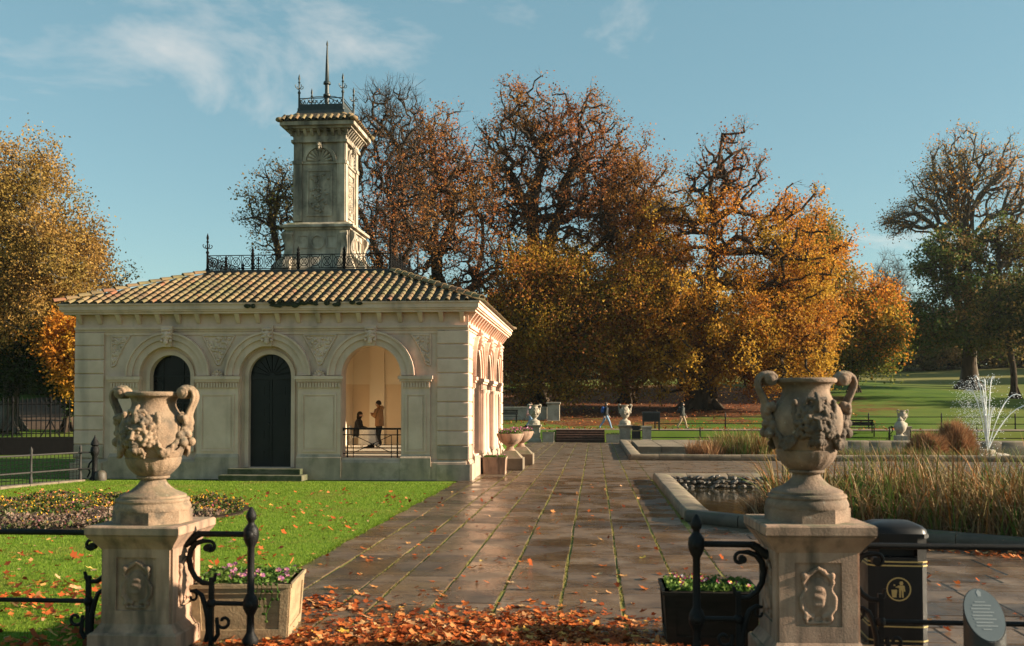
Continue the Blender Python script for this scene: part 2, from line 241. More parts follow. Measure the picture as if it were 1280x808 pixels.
M('wood_planter', [(.3, (.22, .145, .078)), (.7, (.36, .25, .14))], 3, 7, .85, bump=.4, bscale=40, stretch=(1, 1, 5), moss=[((.12, .11, .06), 4, .5, .68, .6, 0)])
M('wood_dark', [(.3, (.016, .012, .008)), (.7, (.036, .026, .018))], 3, 7, .75, spec=.15, bump=.3, bscale=40, stretch=(1, 1, 5))
M('skin', [(.3, (.50, .30, .21)), (.7, (.56, .35, .25))], 6, 3, .6, bump=0)
for nm, c in dict(cloth_black=(.012, .012, .014), cloth_tan=(.30, .155, .065), cloth_jeans=(.16, .25, .36), cloth_blue=(.02, .07, .24), cloth_pink=(.50, .30, .29), cloth_khaki=(.30, .22, .13),
                  cloth_green=(.035, .036, .028), cloth_white=(.72, .70, .67), cloth_red=(.50, .012, .035), hair_dark=(.016, .011, .009), hair_brown=(.07, .04, .022), shoe=(.20, .13, .09), cloth_grey=(.10, .10, .105)).items():
    M(nm, [(.3, tuple(x * .85 for x in c)), (.7, tuple(min(1, x * 1.15) for x in c))], 12, 4, .85, bump=.2, bscale=50)

# water
def water_mat(name, col, rough, bscale, bstr):
    m = bpy.data.materials.new(name); m.use_nodes = True; MT[name] = m
    t = m.node_tree; bs = t.nodes['Principled BSDF']
    bs.inputs['Base Color'].default_value = (*col, 1); bs.inputs['Roughness'].default_value = rough; bs.inputs['IOR'].default_value = 1.33
    g = t.nodes.new('ShaderNodeNewGeometry'); nz = t.nodes.new('ShaderNodeTexNoise'); nz.inputs['Scale'].default_value = bscale; nz.inputs['Detail'].default_value = 4
    t.links.new(g.outputs['Position'], nz.inputs['Vector']); b = t.nodes.new('ShaderNodeBump'); b.inputs['Strength'].default_value = bstr; b.inputs['Distance'].default_value = .03
    t.links.new(nz.outputs[0], b.inputs['Height']); t.links.new(b.outputs[0], bs.inputs['Normal'])
water_mat('pond_water', (.030, .024, .014), .05, 3.5, .18)
water_mat('pond_water_far', (.05, .055, .05), .12, 5, .6)
m = bpy.data.materials.new('spray'); m.use_nodes = True; MT['spray'] = m
b_ = m.node_tree.nodes['Principled BSDF']; b_.inputs['Base Color'].default_value = (.85, .87, .88, 1); b_.inputs['Roughness'].default_value = .3
b_.inputs['Transmission Weight'].default_value = .25; b_.inputs['IOR'].default_value = 1.33

# ------------------------------------------------------------ mesh helpers
class MB:
    def __init__(s, F=None): s.v = []; s.f = []; s.F = F
    def add(s, vs, fs):
        o = len(s.v)
        if s.F: vs = [s.F(*p) for p in vs]
        s.v += [tuple(p) for p in vs]; s.f += [tuple(i + o for i in f) for f in fs]
        return s
    def box(s, x0, x1, y0, y1, z0, z1):
        return s.add([(x0, y0, z0), (x1, y0, z0), (x1, y1, z0), (x0, y1, z0), (x0, y0, z1), (x1, y0, z1), (x1, y1, z1), (x0, y1, z1)],
                     [(0, 3, 2, 1), (4, 5, 6, 7), (0, 1, 5, 4), (1, 2, 6, 5), (2, 3, 7, 6), (3, 0, 4, 7)])
    def frustum(s, x0, x1, y0, y1, z0, X0, X1, Y0, Y1, z1):
        return s.add([(x0, y0, z0), (x1, y0, z0), (x1, y1, z0), (x0, y1, z0), (X0, Y0, z1), (X1, Y0, z1), (X1, Y1, z1), (X0, Y1, z1)],
                     [(0, 3, 2, 1), (4, 5, 6, 7), (0, 1, 5, 4), (1, 2, 6, 5), (2, 3, 7, 6), (3, 0, 4, 7)])
    def bbox(s, x0, x1, y0, y1, z0, z1, b=.01):            # box with a bevelled top edge and sides
        return s.frustum(x0 + b, x1 - b, y0 + b, y1 - b, z0, x0, x1, y0, y1, z0 + b).box(x0, x1, y0, y1, z0 + b, z1 - b).frustum(x0, x1, y0, y1, z1 - b, x0 + b, x1 - b, y0 + b, y1 - b, z1)
    def prism(s, poly, z0, z1):                            # polygon in (x,y), extruded in z
        n = len(poly)
        return s.add([(x, y, z0) for x, y in poly] + [(x, y, z1) for x, y in poly],
                     [tuple(range(n - 1, -1, -1)), tuple(range(n, 2 * n))] + [(i, (i + 1) % n, n + (i + 1) % n, n + i) for i in range(n)])
    def lathe(s, prof, n=32, c=(0, 0, 0), rf=None, rot=0):
        vs = []; fs = []
        for r, z in prof:
            for k in range(n):
                a = rot + 2 * PI * k / n; q = r * (rf(a, z) if rf else 1)
                vs.append((c[0] + q * math.cos(a), c[1] + q * math.sin(a), c[2] + z))
        for i in range(len(prof) - 1):
            for k in range(n):
                fs.append((i * n + k, i * n + (k + 1) % n, (i + 1) * n + (k + 1) % n, (i + 1) * n + k))
        fs.append(tuple(range(n - 1, -1, -1))); m = (len(prof) - 1) * n; fs.append(tuple(range(m, m + n)))
        return s.add(vs, fs)
    def tube(s, pts, rad, n=8, flat=1.0, up=None):
        pts = [Vector(p) for p in pts]; m = len(pts)
        if not isinstance(rad, (list, tuple)): rad = [rad] * m
        vs = []; fs = []; prev = None
        for i, p in enumerate(pts):
            t = (pts[min(i + 1, m - 1)] - pts[max(i - 1, 0)]).normalized()
            if up is not None: u = Vector(up)
            elif prev is None: u = Vector((0, 0, 1)) if abs(t.z) < .9 else Vector((1, 0, 0))
            else: u = prev
            a = t.cross(u)
            if a.length < 1e-5: a = t.orthogonal()
            a.normalize(); b = a.cross(t).normalized(); prev = b
            for k in range(n):
                w = 2 * PI * k / n
                vs.append(tuple(p + a * (rad[i] * math.cos(w)) + b * (rad[i] * flat * math.sin(w))))
        for i in range(m - 1):
            for k in range(n): fs.append((i * n + k, i * n + (k + 1) % n, (i + 1) * n + (k + 1) % n, (i + 1) * n + k))
        fs.append(tuple(range(n - 1, -1, -1))); q = (m - 1) * n; fs.append(tuple(range(q, q + n)))
        return s.add(vs, fs)
    def blob(s, c, r, n=8, m=6, rot=None):
        if not isinstance(r, (list, tuple)): r = (r, r, r)
        vs = []; fs = []
        Mx = Matrix.Rotation(rot[0], 3, rot[1]) if rot else None
        def P(x, y, z):
            v = Vector((x * r[0], y * r[1], z * r[2]))
            if Mx: v = Mx @ v
            return (c[0] + v.x, c[1] + v.y, c[2] + v.z)
        vs.append(P(0, 0, -1))
        for i in range(1, m):
            ph = -PI / 2 + PI * i / m
            for k in range(n):
                a = 2 * PI * k / n; vs.append(P(math.cos(ph) * math.cos(a), math.cos(ph) * math.sin(a), math.sin(ph)))
        vs.append(P(0, 0, 1)); e = len(vs) - 1
        for k in range(n): fs.append((0, 1 + (k + 1) % n, 1 + k)); fs.append((e, e - n + k, e - n + (k + 1) % n))
        for i in range(m - 2):
            for k in range(n): fs.append((1 + i * n + k, 1 + i * n + (k + 1) % n, 1 + (i + 1) * n + (k + 1) % n, 1 + (i + 1) * n + k))
        return s.add(vs, fs)
    # in a wall frame F(s, n, z): ring of an arch and wall with arched holes
    def ring(s, c, spring, r0, r1, n0, n1, seg=20, a0=0, a1=PI):
        for k in range(seg):
            A = a0 + (a1 - a0) * k / seg; B = a0 + (a1 - a0) * (k + 1) / seg
            P = lambda r, a: (c + r * math.cos(a), spring + r * math.sin(a))
            q = [P(r0, A), P(r1, A), P(r1, B), P(r0, B)]
            s.add([(x, n0, z) for x, z in q] + [(x, n1, z) for x, z in q],
                  [(0, 1, 2, 3), (7, 6, 5, 4), (0, 4, 5, 1), (1, 5, 6, 2), (2, 6, 7, 3), (3, 7, 4, 0)])
        return s
    def wall(s, s0, s1, z0, z1, nf, nb, arches, seg=18):
        cur = s0
        for (c, r, spring, sill) in arches:
            if c - r > cur: s.box(cur, c - r, nb, nf, z0, z1)
            if sill > z0: s.box(c - r, c + r, nb, nf, z0, sill)
            for k in range(seg):
                A = PI - PI * k / seg; B = PI - PI * (k + 1) / seg
                xa, za = c + r * math.cos(A), spring + r * math.sin(A); xb, zb = c + r * math.cos(B), spring + r * math.sin(B)
                s.add([(xa, nf, za), (xb, nf, zb), (xb, nf, z1), (xa, nf, z1), (xa, nb, za), (xb, nb, zb), (xb, nb, z1), (xa, nb, z1)],
                      [(0, 1, 2, 3), (7, 6, 5, 4), (0, 4, 5, 1), (3, 2, 6, 7)])
            cur = c + r
        if s1 > cur: s.box(cur, s1, nb, nf, z0, z1)
        return s
    def mesh(s, name):
        me = bpy.data.meshes.new(name); me.from_pydata(s.v, [], s.f)
        bm = bmesh.new(); bm.from_mesh(me); bmesh.ops.recalc_face_normals(bm, faces=bm.faces); bm.to_mesh(me); bm.free()
        return me
    def build(s, name, mat, parent=None, smooth=None, loc=None):
        me = s.mesh(name); return link(name, me, mat, parent, smooth, loc)

def link(name, me, mat=None, parent=None, smooth=None, loc=None):
    if mat and not me.materials: me.materials.append(MT[mat])
    if smooth is not None:
        me.polygons.foreach_set('use_smooth', [True] * len(me.polygons))
        if smooth < 180: me.set_sharp_from_angle(angle=R(smooth))
    o = bpy.data.objects.new(name, me); COL.objects.link(o)
    if parent: o.parent = parent
    if loc: o.location = loc
    return o

def np_mesh(name, V, Q):
    V = np.asarray(V, dtype=np.float32).reshape(-1, 3); Q = np.asarray(Q, dtype=np.int32); k = Q.shape[1]
    me = bpy.data.meshes.new(name); me.vertices.add(len(V)); me.vertices.foreach_set('co', V.ravel())
    me.loops.add(Q.size); me.loops.foreach_set('vertex_index', Q.ravel())
    me.polygons.add(len(Q)); me.polygons.foreach_set('loop_start', np.arange(0, Q.size, k, dtype=np.int32))
    me.update(calc_edges=True); return me

def tag(o, label=None, cat=None, group=None, kind=None):
    if label: o['label'] = label
    if cat: o['category'] = cat
    if group: o['group'] = group
    if kind: o['kind'] = kind
    return o
def thing(name, label, cat, loc=(0, 0, 0), rz=0, group=None):
    o = bpy.data.objects.new(name, None); COL.objects.link(o); o.location = loc; o.rotation_euler = (0, 0, rz); o.empty_display_size = .2
    return tag(o, label, cat, group)
def copy_tree(o, parent=None):
    c = o.copy(); COL.objects.link(c); c.parent = parent
    for ch in o.children: copy_tree(ch, c)
    return c
def place(o, loc, rz, label=None, group=None, scale=None):
    o.location = loc; o.rotation_euler = (0, 0, rz)
    if scale: o.scale = scale if isinstance(scale, tuple) else (scale,) * 3
    if label: o['label'] = label
    if group: o['group'] = group
    return o
def evaluated(o, name):
    dg = bpy.context.evaluated_depsgraph_get(); dg.update()
    me = bpy.data.meshes.new_from_object(o.evaluated_get(dg)); me.name = name
    old = o.data; bpy.data.objects.remove(o); bpy.data.meshes.remove(old); return me
def sculpt(mb, name, voxel=.012, smooth=4):                # melt overlapping lumps into one carved surface
    o = link(name, mb.mesh(name))
    r = o.modifiers.new('r', 'REMESH'); r.mode = 'VOXEL'; r.voxel_size = voxel
    if smooth: q = o.modifiers.new('s', 'SMOOTH'); q.iterations = smooth; q.factor = .5
    return evaluated(o, name)

# ------------------------------------------------------------ terrain
POND1 = [(1.75, 29.9), (1.75, 19.3), (2.6, 18.4), (6.8, 15.3), (14.0, 13.6), (14.0, 29.9)]
POND2 = [(1.45, 41.0), (32.0, 41.0), (32.0, 58.6), (1.45, 58.6)]
def sstep(a, b, x): t = np.clip((x - a) / (b - a), 0, 1); return t * t * (3 - 2 * t)
def height(x, y):
    x = np.asarray(x, float); y = np.asarray(y, float)
    bank = 0.70 * sstep(61.2, 63.0, y) * sstep(-24, -16, x)
    flat = -0.02 + bank
    rise = np.maximum(0, np.minimum(y, 165) - 68.5) * .083
    rise = rise * (1 + .75 * sstep(24, 32, -x) * (1 - sstep(95, 130, y)))
    z = flat + rise + .35 * np.sin(x * .11 + y * .05) * sstep(75, 110, y)
    inside = (x > -4.0) & (x < 36) & (y < 60.9) & (y > -4)
    return np.where(inside, -1.3, z)
xs = sorted(set([-600, -400, -250, -150, -100, -70, -50, -40, -32] + list(np.arange(-30, -4.0, 2)) + [-4.04, -3.96] + list(np.arange(-2, 36, 2)) + [35.98, 36.02, 40, 46, 52, 60, 70, 85, 100, 130, 180, 260, 400, 600]))
ys = sorted(set([-60, -20, -4.02, -3.98, 0, 10, 20, 30, 40, 50, 60.88, 60.92] + list(np.arange(61.2, 63.2, .2)) + list(np.arange(64, 72, 1)) + list(np.arange(72, 120, 4)) + [125, 135, 145, 155, 165, 180, 220, 300, 450, 700, 1200]))
xs = np.array(xs); ys = np.array(ys); XX, YY = np.meshgrid(xs, ys); ZZ = height(XX, YY)
nx, ny = len(xs), len(ys); idx = np.arange(nx * ny).reshape(ny, nx)
Q = np.stack([idx[:-1, :-1], idx[:-1, 1:], idx[1:, 1:], idx[1:, :-1]], -1).reshape(-1, 4)
g = link('ground', np_mesh('ground', np.stack([XX, YY, ZZ], -1), Q), 'ground_far', smooth=180); tag(g, kind='structure')

def sheet(name, mat, xr, yr, dz, nx=40, ny=12, wob=0):     # strip laid on the terrain
    rr = np.random.default_rng(5)
    X, Y = np.meshgrid(np.linspace(*xr, nx), np.linspace(*yr, ny))
    if wob: Y = Y + wob * np.sin(X * .35) * .5
    V = np.stack([X, Y, height(X, Y) + dz], -1); i = np.arange(nx * ny).reshape(ny, nx)
    q = np.stack([i[:-1, :-1], i[:-1, 1:], i[1:, 1:], i[1:, :-1]], -1).reshape(-1, 4)
    return tag(link(name, np_mesh(name, V, q), mat, smooth=180), kind='structure')
sheet('upper_path', 'gravel', (-16, 60), (63.6, 67.2), .012, 60, 8)
sheet('road', 'gravel_dark', (-75, -25), (72, 90), .03, 40, 20, wob=1)

# lawn before the pavilion
lw = MB().box(-15.6, -4.06, 3, 28.6, -.3, 0).build('lawn', 'lawn'); tag(lw, kind='structure')
rng = np.random.default_rng(11)
def blades(n, xr, yr, h0, h1, w, power=2.0):
    u = rng.random(n); y = yr[0] + (yr[1] - yr[0]) * u ** power; x = xr[0] + (xr[1] - xr[0]) * rng.random(n)
    k = ((x + 11.2) ** 2 + ((y - 19.8) / .83) ** 2) > 3.95 ** 2; k &= x > -.62 * y - .8
    x, y = x[k], y[k]; n = len(x); a = rng.random(n) * 2 * PI; h = h0 + (h1 - h0) * rng.random(n); ww = w * (.6 + .06 * y)
    dx, dy = np.cos(a) * ww, np.sin(a) * ww; lx, ly = rng.normal(0, .35, n) * h, rng.normal(0, .35, n) * h
    V = np.stack([np.stack([x - dx, y - dy, np.zeros(n) - .004], -1), np.stack([x + dx, y + dy, np.zeros(n) - .004], -1), np.stack([x + lx, y + ly, h], -1)], 1)
    return V
V = blades(330000, (-15.5, -4.07), (8.0, 28.4), .018, .045, .003)
n = 9000; ye = 8.2 + 20.3 * rng.random(n); xe = -4.06 + rng.normal(0, .022, n) + .02 * np.sin(ye * 3.1) ; ae = rng.random(n) * 2 * PI; he = rng.uniform(.012, .04, n); we = .0035 + .0003 * ye
V = np.concatenate([V, np.stack([np.stack([xe - np.cos(ae) * we, ye - np.sin(ae) * we, np.full(n, -.006)], -1), np.stack([xe + np.cos(ae) * we, ye + np.sin(ae) * we, np.full(n, -.006)], -1), np.stack([xe + rng.normal(.01, .02, n), ye + rng.normal(0, .015, n), he], -1)], 1)])
gb = link('lawn_grass', np_mesh('lawn_grass', V, np.arange(len(V) * 3).reshape(-1, 3)), 'blade')
tag(gb, 'short bright green grass of the lawn before the pavilion', 'grass', kind='stuff')

# paved ground: joint bed, then flags laid on it
def bed(poly): return MB().prism(poly, -.35, -.012)
bedmb = MB()
bedmb.box(-4.05, 1.74, -3, 60.8, -.35, -.012)
bed2 = MB()
bed2.box(1.74, 36, -3, 13.6, -.35, -.0125)
bed2.prism([(1.74, 13.6), (14, 13.6), (6.8, 15.3), (2.6, 18.4), (1.75, 19.3), (1.74, 19.3)], -.35, -.013)
bed2.box(1.74, 36, 29.9, 40.9, -.35, -.0125)
bed2.box(1.74, 36, 58.65, 60.8, -.35, -.0125)
bed2.box(14.0, 36, 13.6, 30.0, -.35, -.0135)
path = bedmb.build('path', 'joint'); tag(path, kind='structure')
tag(bed2.build('pavement', 'flag_far'), kind='structure')
rf = random.Random(4)
colsX = [-4.05, -3.49, -2.82, -2.45, -1.785, -1.10, -.39, .296, .98, 1.66]
flags = []
def in_poly(x, y, P):
    r = False; j = len(P) - 1
    for i in range(len(P)):
        (xi, yi), (xj, yj) = P[i], P[j]
        if (yi > y) != (yj > y) and x < (xj - xi) * (y - yi) / (yj - yi) + xi: r = not r
        j = i
    return r
for a, b in zip(colsX[:-1], colsX[1:]):
    y = 4 + rf.random()
    while y < 60.3:
        l = rf.uniform(.62, 1.15); y1 = min(y + l, 60.75)
        if y1 > 8: flags.append((a + rf.uniform(.008, .026), b - rf.uniform(.008, .026), y + .006, y1 - .006))
        y = y1
for (x0, x1, y0, y1) in ((1.66, 15, 5.5, 18.8), (1.66, 30, 30.1, 40.8), (1.66, 30, 58.8, 60.7)):
    y = y0
    while y < y1 - .2:
        d = rf.uniform(.6, .75); x = x0 + (0 if rf.random() < .5 else .4)
        xp = x0
        while xp < x1:
            w = rf.uniform(.7, 1.15); xe = min(xp + w, x1); ye = min(y + d, y1)
            if not any(in_poly(px, py, POND1) for px in (xp - .1, xe + .1) for py in (y - .1, ye + .1)) and xp < .55 * y + 3: flags.append((xp + .008, xe - .008, y + .014, ye - .014))
            xp = xe
        y += d
def seen(f):
    x = (f[0] + f[1]) / 2; y = (f[2] + f[3]) / 2
    return y > 8.6 and -.50 < x / y < .46
flags.sort(key=lambda f: (0 if seen(f) else 1, f[2]))
fm = MB().frustum(-.5, .5, -.5, .5, -1, -.5, .5, -.5, .5, -.2).frustum(-.5, .5, -.5, .5, -.2, -.488, .488, -.488, .488, 0).mesh('flagstone'); fm.materials.append(MT['flag'])
rest = MB()
for i, (x0, x1, y0, y1) in enumerate(flags):
    if i < 300:
        o = link('flagstone', fm, None, path); o.location = ((x0 + x1) / 2, (y0 + y1) / 2, rf.uniform(-.003, .003)); o.scale = (x1 - x0, y1 - y0, .05)
        o.rotation_euler = (rf.gauss(0, .004), rf.gauss(0, .004), 0)
    else:
        z = rf.uniform(-.004, .002); rest.frustum(x0, x1, y0, y1, -.02, x0 + .006, x1 - .006, y0 + .006, y1 - .006, z)
o = rest.build('flagstone', 'flag_far', path); tag(o, kind='stuff')

# ------------------------------------------------------------ ponds
def coping_run(parent, A, B, w0, w1, h, step=1.15, seed=1, mat='coping'):
    """rounded coping stones from A to B, overlapping outwards w0 and inwards w1 (left of A->B is inward)"""
    r = random.Random(seed); A = Vector((*A, 0)); B = Vector((*B, 0)); d = (B - A); Ln = d.length; d.normalize(); nrm = Vector((-d.y, d.x, 0))
    t = 0
    while t < Ln - .05:
        l = min(step * r.uniform(.85, 1.15), Ln - t)
        if Ln - t - l < .3: l = Ln - t
        prof = [(-w0, .02), (-w0, h * .55), (-w0 * .9, h * .8), (-w0 * .5, h * .97), (0, h), (w1 * .5, h * .97), (w1 * .9, h * .8), (w1, h * .55), (w1, .02 - .5)]
        mb = MB(); vs = []; g = .006; dz = r.uniform(-.008, .008)
        for tt in (t + g, t + g + .02, t + l - g - .02, t + l - g):
            inset = .985 if tt in (t + g, t + l - g) else 1
            for (n, z) in prof: p = A + d * tt + nrm * n * inset; vs.append((p.x, p.y, z * inset + dz if z > 0 else z))
        m = len(prof); fs = []
        for i in range(3):
            for k in range(m - 1): fs.append((i * m + k, i * m + k + 1, (i + 1) * m + k + 1, (i + 1) * m + k))
            fs.append((i * m + m - 1, i * m, (i + 1) * m, (i + 1) * m + m - 1))
        fs += [tuple(range(m - 1, -1, -1)), tuple(range(3 * m, 4 * m))]
        mb.add(vs, fs).build('coping_stone', mat, parent, smooth=50); t += l
def pond(name, label, P, h, wz, wmat):
    t = thing(name, label, 'pond wall', (0, 0, 0))
    inner = MB(); n = len(P)
    cx = sum(p[0] for p in P) / n; cy = sum(p[1] for p in P) / n
    for i in range(n):
        A, B = P[i], P[(i + 1) % n]
        coping_run(t, A, B, .06, .48, h, seed=i * 7 + len(name), mat='coping_shaded' if wmat == 'pond_water' and i in (1, 2, 3) else 'coping')
    w = MB().add([(x, y, wz) for x, y in P], [tuple(range(n))]).build(name.split('_')[0] + '_water', wmat); w.name = 'water'; tag(w, kind='structure')
    return t
p1 = pond('pond_wall', 'mossy rounded stone coping around the reed filled basin', POND1, .22, -.16, 'pond_water')
p2 = pond('pond_wall', 'low stone coping around the fountain basin beyond the cross path', POND2, .24, -.04, 'pond_water_far')
# rough stone facing on the inside of the near basin's far wall
fb = thing('rock_edge', 'knobbly dark stones lining the water edge of the reed basin', 'rocks', (0, 0, 0))
r = random.Random(8)
for i in range(66):
    row = i // 22; x = 2.3 + .165 * (i % 22) + r.uniform(-.06, .06)
    MB().blob((x, 29.32 - .10 * row + r.uniform(-.04, .04), .12 - .12 * row + r.uniform(-.03, .03)), (r.uniform(.07, .15), r.uniform(.06, .12), r.uniform(.035, .075)), 8, 5, rot=(r.uniform(-.6, .6), 'Y')).build('stone', 'wet_rock', fb, smooth=30)
# flat stone platform in the corner of the far basin
pf = thing('stone_platform', 'flat pale stone slab platform in the corner of the fountain basin', 'platform', (0, 0, 0))
for i in range(3):
    for j in range(4):
        MB().bbox(2.05 + i * 1.15, 3.18 + i * 1.15, 48.6 + j * 2.1, 50.66 + j * 2.1, -.2, .25 + .004 * ((i + j) % 3), .012).build('slab', 'coping', pf)

# moss and grass tufts growing in the long joints
r = np.random.default_rng(41); n = 12000; xj = np.array(colsX[1:-1])[r.integers(0, len(colsX) - 2, n)]; y = 8.6 + 26 * r.random(n) ** 1.5
k = (np.sin(y * 2.1 + xj * 5) + .8 * np.sin(y * .73 + xj * 3) + r.normal(0, .5, n)) > .35; xj, y = xj[k], y[k]; n = len(y); x = xj + r.normal(0, .009, n); a = r.random(n) * 2 * PI; h = r.uniform(.006, .02, n); w = .003 + .0003 * y
V = np.stack([np.stack([x - np.cos(a) * w, y - np.sin(a) * w, np.full(n, -.012)], -1), np.stack([x + np.cos(a) * w, y + np.sin(a) * w, np.full(n, -.012)], -1), np.stack([x + r.normal(0, .012, n), y + r.normal(0, .012, n), h], -1)], 1)
o = link('joint_moss', np_mesh('joint_moss', V, np.arange(n * 3).reshape(-1, 3)), 'joint_tuft'); tag(o, 'yellow green moss tufts growing in the long paving joints', 'moss', kind='stuff')

# ------------------------------------------------------------ pavilion
PX0, PX1, PY0, PY1 = -15.80, -3.80, 29.27, 40.10
PCX = -9.8
pav = thing('pavilion', 'pale stone garden pavilion with three arches, clay tiled roof and a chimney tower', 'pavilion', (PCX, 34.7, 0))
class PMB(MB):                                             # builds in world coordinates under the pavilion
    def build(s, name, mat, parent=None, smooth=None, **k):
        par = parent or pav
        o = MB.build(s, name, mat, par, smooth); o.matrix_parent_inverse = pav.matrix_world.inverted() if par is pav else Matrix(); return o
pav.matrix_world = Matrix.Translation((PCX, 34.7, 0))
FF = lambda s, n, z: (s, PY0 - n, z)                       # front face frame
FE = lambda s, n, z: (PX1 + n, s, z)                       # sunlit side frame
SPR, AR = 3.12, .90
front_arches = [(-12.92, AR, SPR, .0), (-9.80, AR, SPR, .0), (-6.66, AR, SPR, .66)]
side_arches = [(PY0 + 2.30, AR, SPR, .66), (PY0 + 5.40, AR, SPR, .66), (PY0 + 8.50, AR, SPR, .66)]
TH = .5
PMB(FF).wall(PX0, PX1, 0, 4.98, 0, -TH, front_arches).build('wall', 'stone')
PMB(FE).wall(PY0 + TH + .002, PY1 - TH - .002, 0, 4.98, 0, -TH, side_arches).build('wall', 'stone')
PMB().box(PX0, PX1, PY1 - TH, PY1, 0, 4.98).build('wall', 'stone')
PMB().box(PX0, PX0 + TH, PY0 + TH + .002, PY1 - TH - .002, 0, 4.98).build('wall', 'stone')
# loggia lining, floor, ceiling
LX = -9.75
PMB().box(LX - .2, LX, PY0 + TH + .01, PY1 - TH - .01, .66, 3.07).build('plaster_wall', 'plaster_dado')
PMB().box(LX - .2, LX, PY0 + TH + .01, PY1 - TH - .01, 3.073, 4.9).build('plaster_wall', 'plaster')
PMB().box(LX + .003, PX1 - TH - .01, PY1 - TH - .06, PY1 - TH - .004, .66, 3.07).build('plaster_wall', 'plaster_dado')
PMB().box(LX + .003, PX1 - TH - .01, PY1 - TH - .055, PY1 - TH - .004, 3.073, 4.9).build('plaster_wall', 'plaster')
PMB().box(-9.05, -8.45, PY1 - TH - .16, PY1 - TH - .062, .66, 4.9).build('pilaster', 'plaster')
PMB().box(PX0 + .51, PX1 - TH - .01, PY0 + TH + .01, PY1 - TH - .01, .3, .66).build('floor', 'grey_stone')
PMB().box(PX0 + .51, PX1 - TH - .01, PY0 + TH + .01, PY1 - TH - .01, 4.9, 4.97).build('ceiling', 'plaster')
# blind fillings of the first two arches
def blind(c, sill, r):
    PMB(FF).wall(c - 1.05, c + 1.05, .0, 4.3, -.15, -.42, [(c, r, SPR, sill)]).build('blind_wall', 'stone')
    PMB(FF).ring(c, SPR, r - .002, r + .12, -.16, -.105).build('surround', 'stone')
    for sg in (-1, 1): PMB(FF).box(c + sg * (r + .06) - .06, c + sg * (r + .06) + .06, -.16, -.105, max(sill - .1, .36), SPR - .001).build('surround', 'stone')
blind(-12.92, .95, .64); blind(-9.80, .36, .655)
# window in the first arch
win = PMB(FF).box(-13.6, -12.25, -.40, -.36, .9, 3.9).build('window', 'dark_glass')
for z in (1.6, 2.3, 3.12): PMB(FF).box(-13.55, -12.29, -.36, -.325, z - .025, z + .025).build('glazing_bar', 'door_paint', win)
for x in (-13.24, -12.6): PMB(FF).box(x - .02, x + .02, -.36, -.33, .95, 3.75).build('glazing_bar', 'door_paint', win)
PMB(FF).box(-13.7, -12.14, -.30, -.06, .82, .95).build('window_sill', 'stone')
# double door
dr = PMB(FF).box(-10.5, -9.1, -.40, -.30, .35, 3.85).build('door', 'door_paint')
for sg in (-1, 1):
    cx = PCX + sg * .325
    for (z0, z1) in ((.50, .95), (1.05, 1.62), (1.72, 2.29), (2.39, 2.94)):
        PMB(FF).box(cx - .25, cx + .25, -.301, -.285, z0, z1).build('door_panel', 'door_paint', dr)
        PMB(FF).frustum(cx - .20, cx + .20, -.286, -.280, z0 + .05, cx - .20, cx + .20, -.286, -.280, z1 - .05).build('door_panel', 'door_paint', dr)
        PMB(FF).box(cx - .1, cx + .1, -.281, -.262, (z0 + z1) / 2 - .12, (z0 + z1) / 2 + .12).build('door_panel', 'door_paint', dr)
PMB(FF).box(PCX - .018, PCX + .018, -.301, -.27, .36, 3.02).build('door_strip', 'door_paint', dr)
PMB(FF).box(PCX - .64, PCX + .64, -.301, -.25, 3.02, 3.12).build('transom', 'door_paint', dr)
for k in range(9):
    a = PI * (k + .5) / 9; PMB(FF).tube([(PCX + .1 * math.cos(a), -.29, SPR + .1 * math.sin(a)), (PCX + .62 * math.cos(a), -.29, SPR + .62 * math.sin(a))], .016, 6).build('fanlight_bar', 'iron', dr)
PMB(FF).blob((PCX - .08, -.26, 1.68), .035).build('door_handle', 'lead', dr, smooth=60)
# door steps
for z0, z1, w, d in ((0, .17, 1.25, .75), (.17, .34, 1.1, .42)):
    PMB(FF).bbox(PCX - w, PCX + w, .0, d, z0, z1, .012).build('step', 'stone_mossy')

# architectural dressing, front (0) and sunlit side (1)
rq = random.Random(3)
def head(mb, c, n0, z, s=1.0):                              # carved keystone head
    mb.add([(c - .10 * s, n0, z - .26 * s), (c + .10 * s, n0, z - .26 * s), (c + .15 * s, n0, z + .24 * s), (c - .15 * s, n0, z + .24 * s), (c - .10 * s, n0 + .09, z - .26 * s), (c + .10 * s, n0 + .09, z - .26 * s), (c + .15 * s, n0 + .12, z + .24 * s), (c - .15 * s, n0 + .12, z + .24 * s)],
           [(0, 1, 2, 3), (4, 5, 6, 7), (0, 1, 5, 4), (1, 2, 6, 5), (2, 3, 7, 6), (3, 0, 4, 7)])
    f = n0 + .12
    mb.blob((c, f, z), (.095 * s, .08, .14 * s), 10, 8); mb.blob((c, f + .08, z - .01), (.022 * s, .03, .045 * s))
    mb.blob((c, f + .055, z - .09 * s), (.05 * s, .03, .02 * s)); mb.blob((c, f + .05, z - .15 * s), (.06 * s, .045, .07 * s))
    for sg in (-1, 1):
        mb.blob((c + sg * .045 * s, f + .06, z + .045 * s), (.03 * s, .02, .014 * s)); mb.blob((c + sg * .06 * s, f + .045, z - .03 * s), (.03 * s, .03, .035 * s))
        for k in range(4): mb.blob((c + sg * (.11 - .012 * k) * s, f + .01, z + (-.12 + .09 * k) * s), .04 * s, 6, 5)
    for k in range(5): mb.blob((c + (-.08 + .04 * k) * s, f + .03, z + .15 * s), .035 * s, 6, 5)
def relief(mb, pts, n0, rad, seed):                         # carved foliage lumps on a panel
    q = random.Random(seed)
    for (x, z) in pts: mb.blob((x, n0, z), (rad * q.uniform(.6, 1.2), rad * .7, rad * q.uniform(.6, 1.2)), 7, 5)
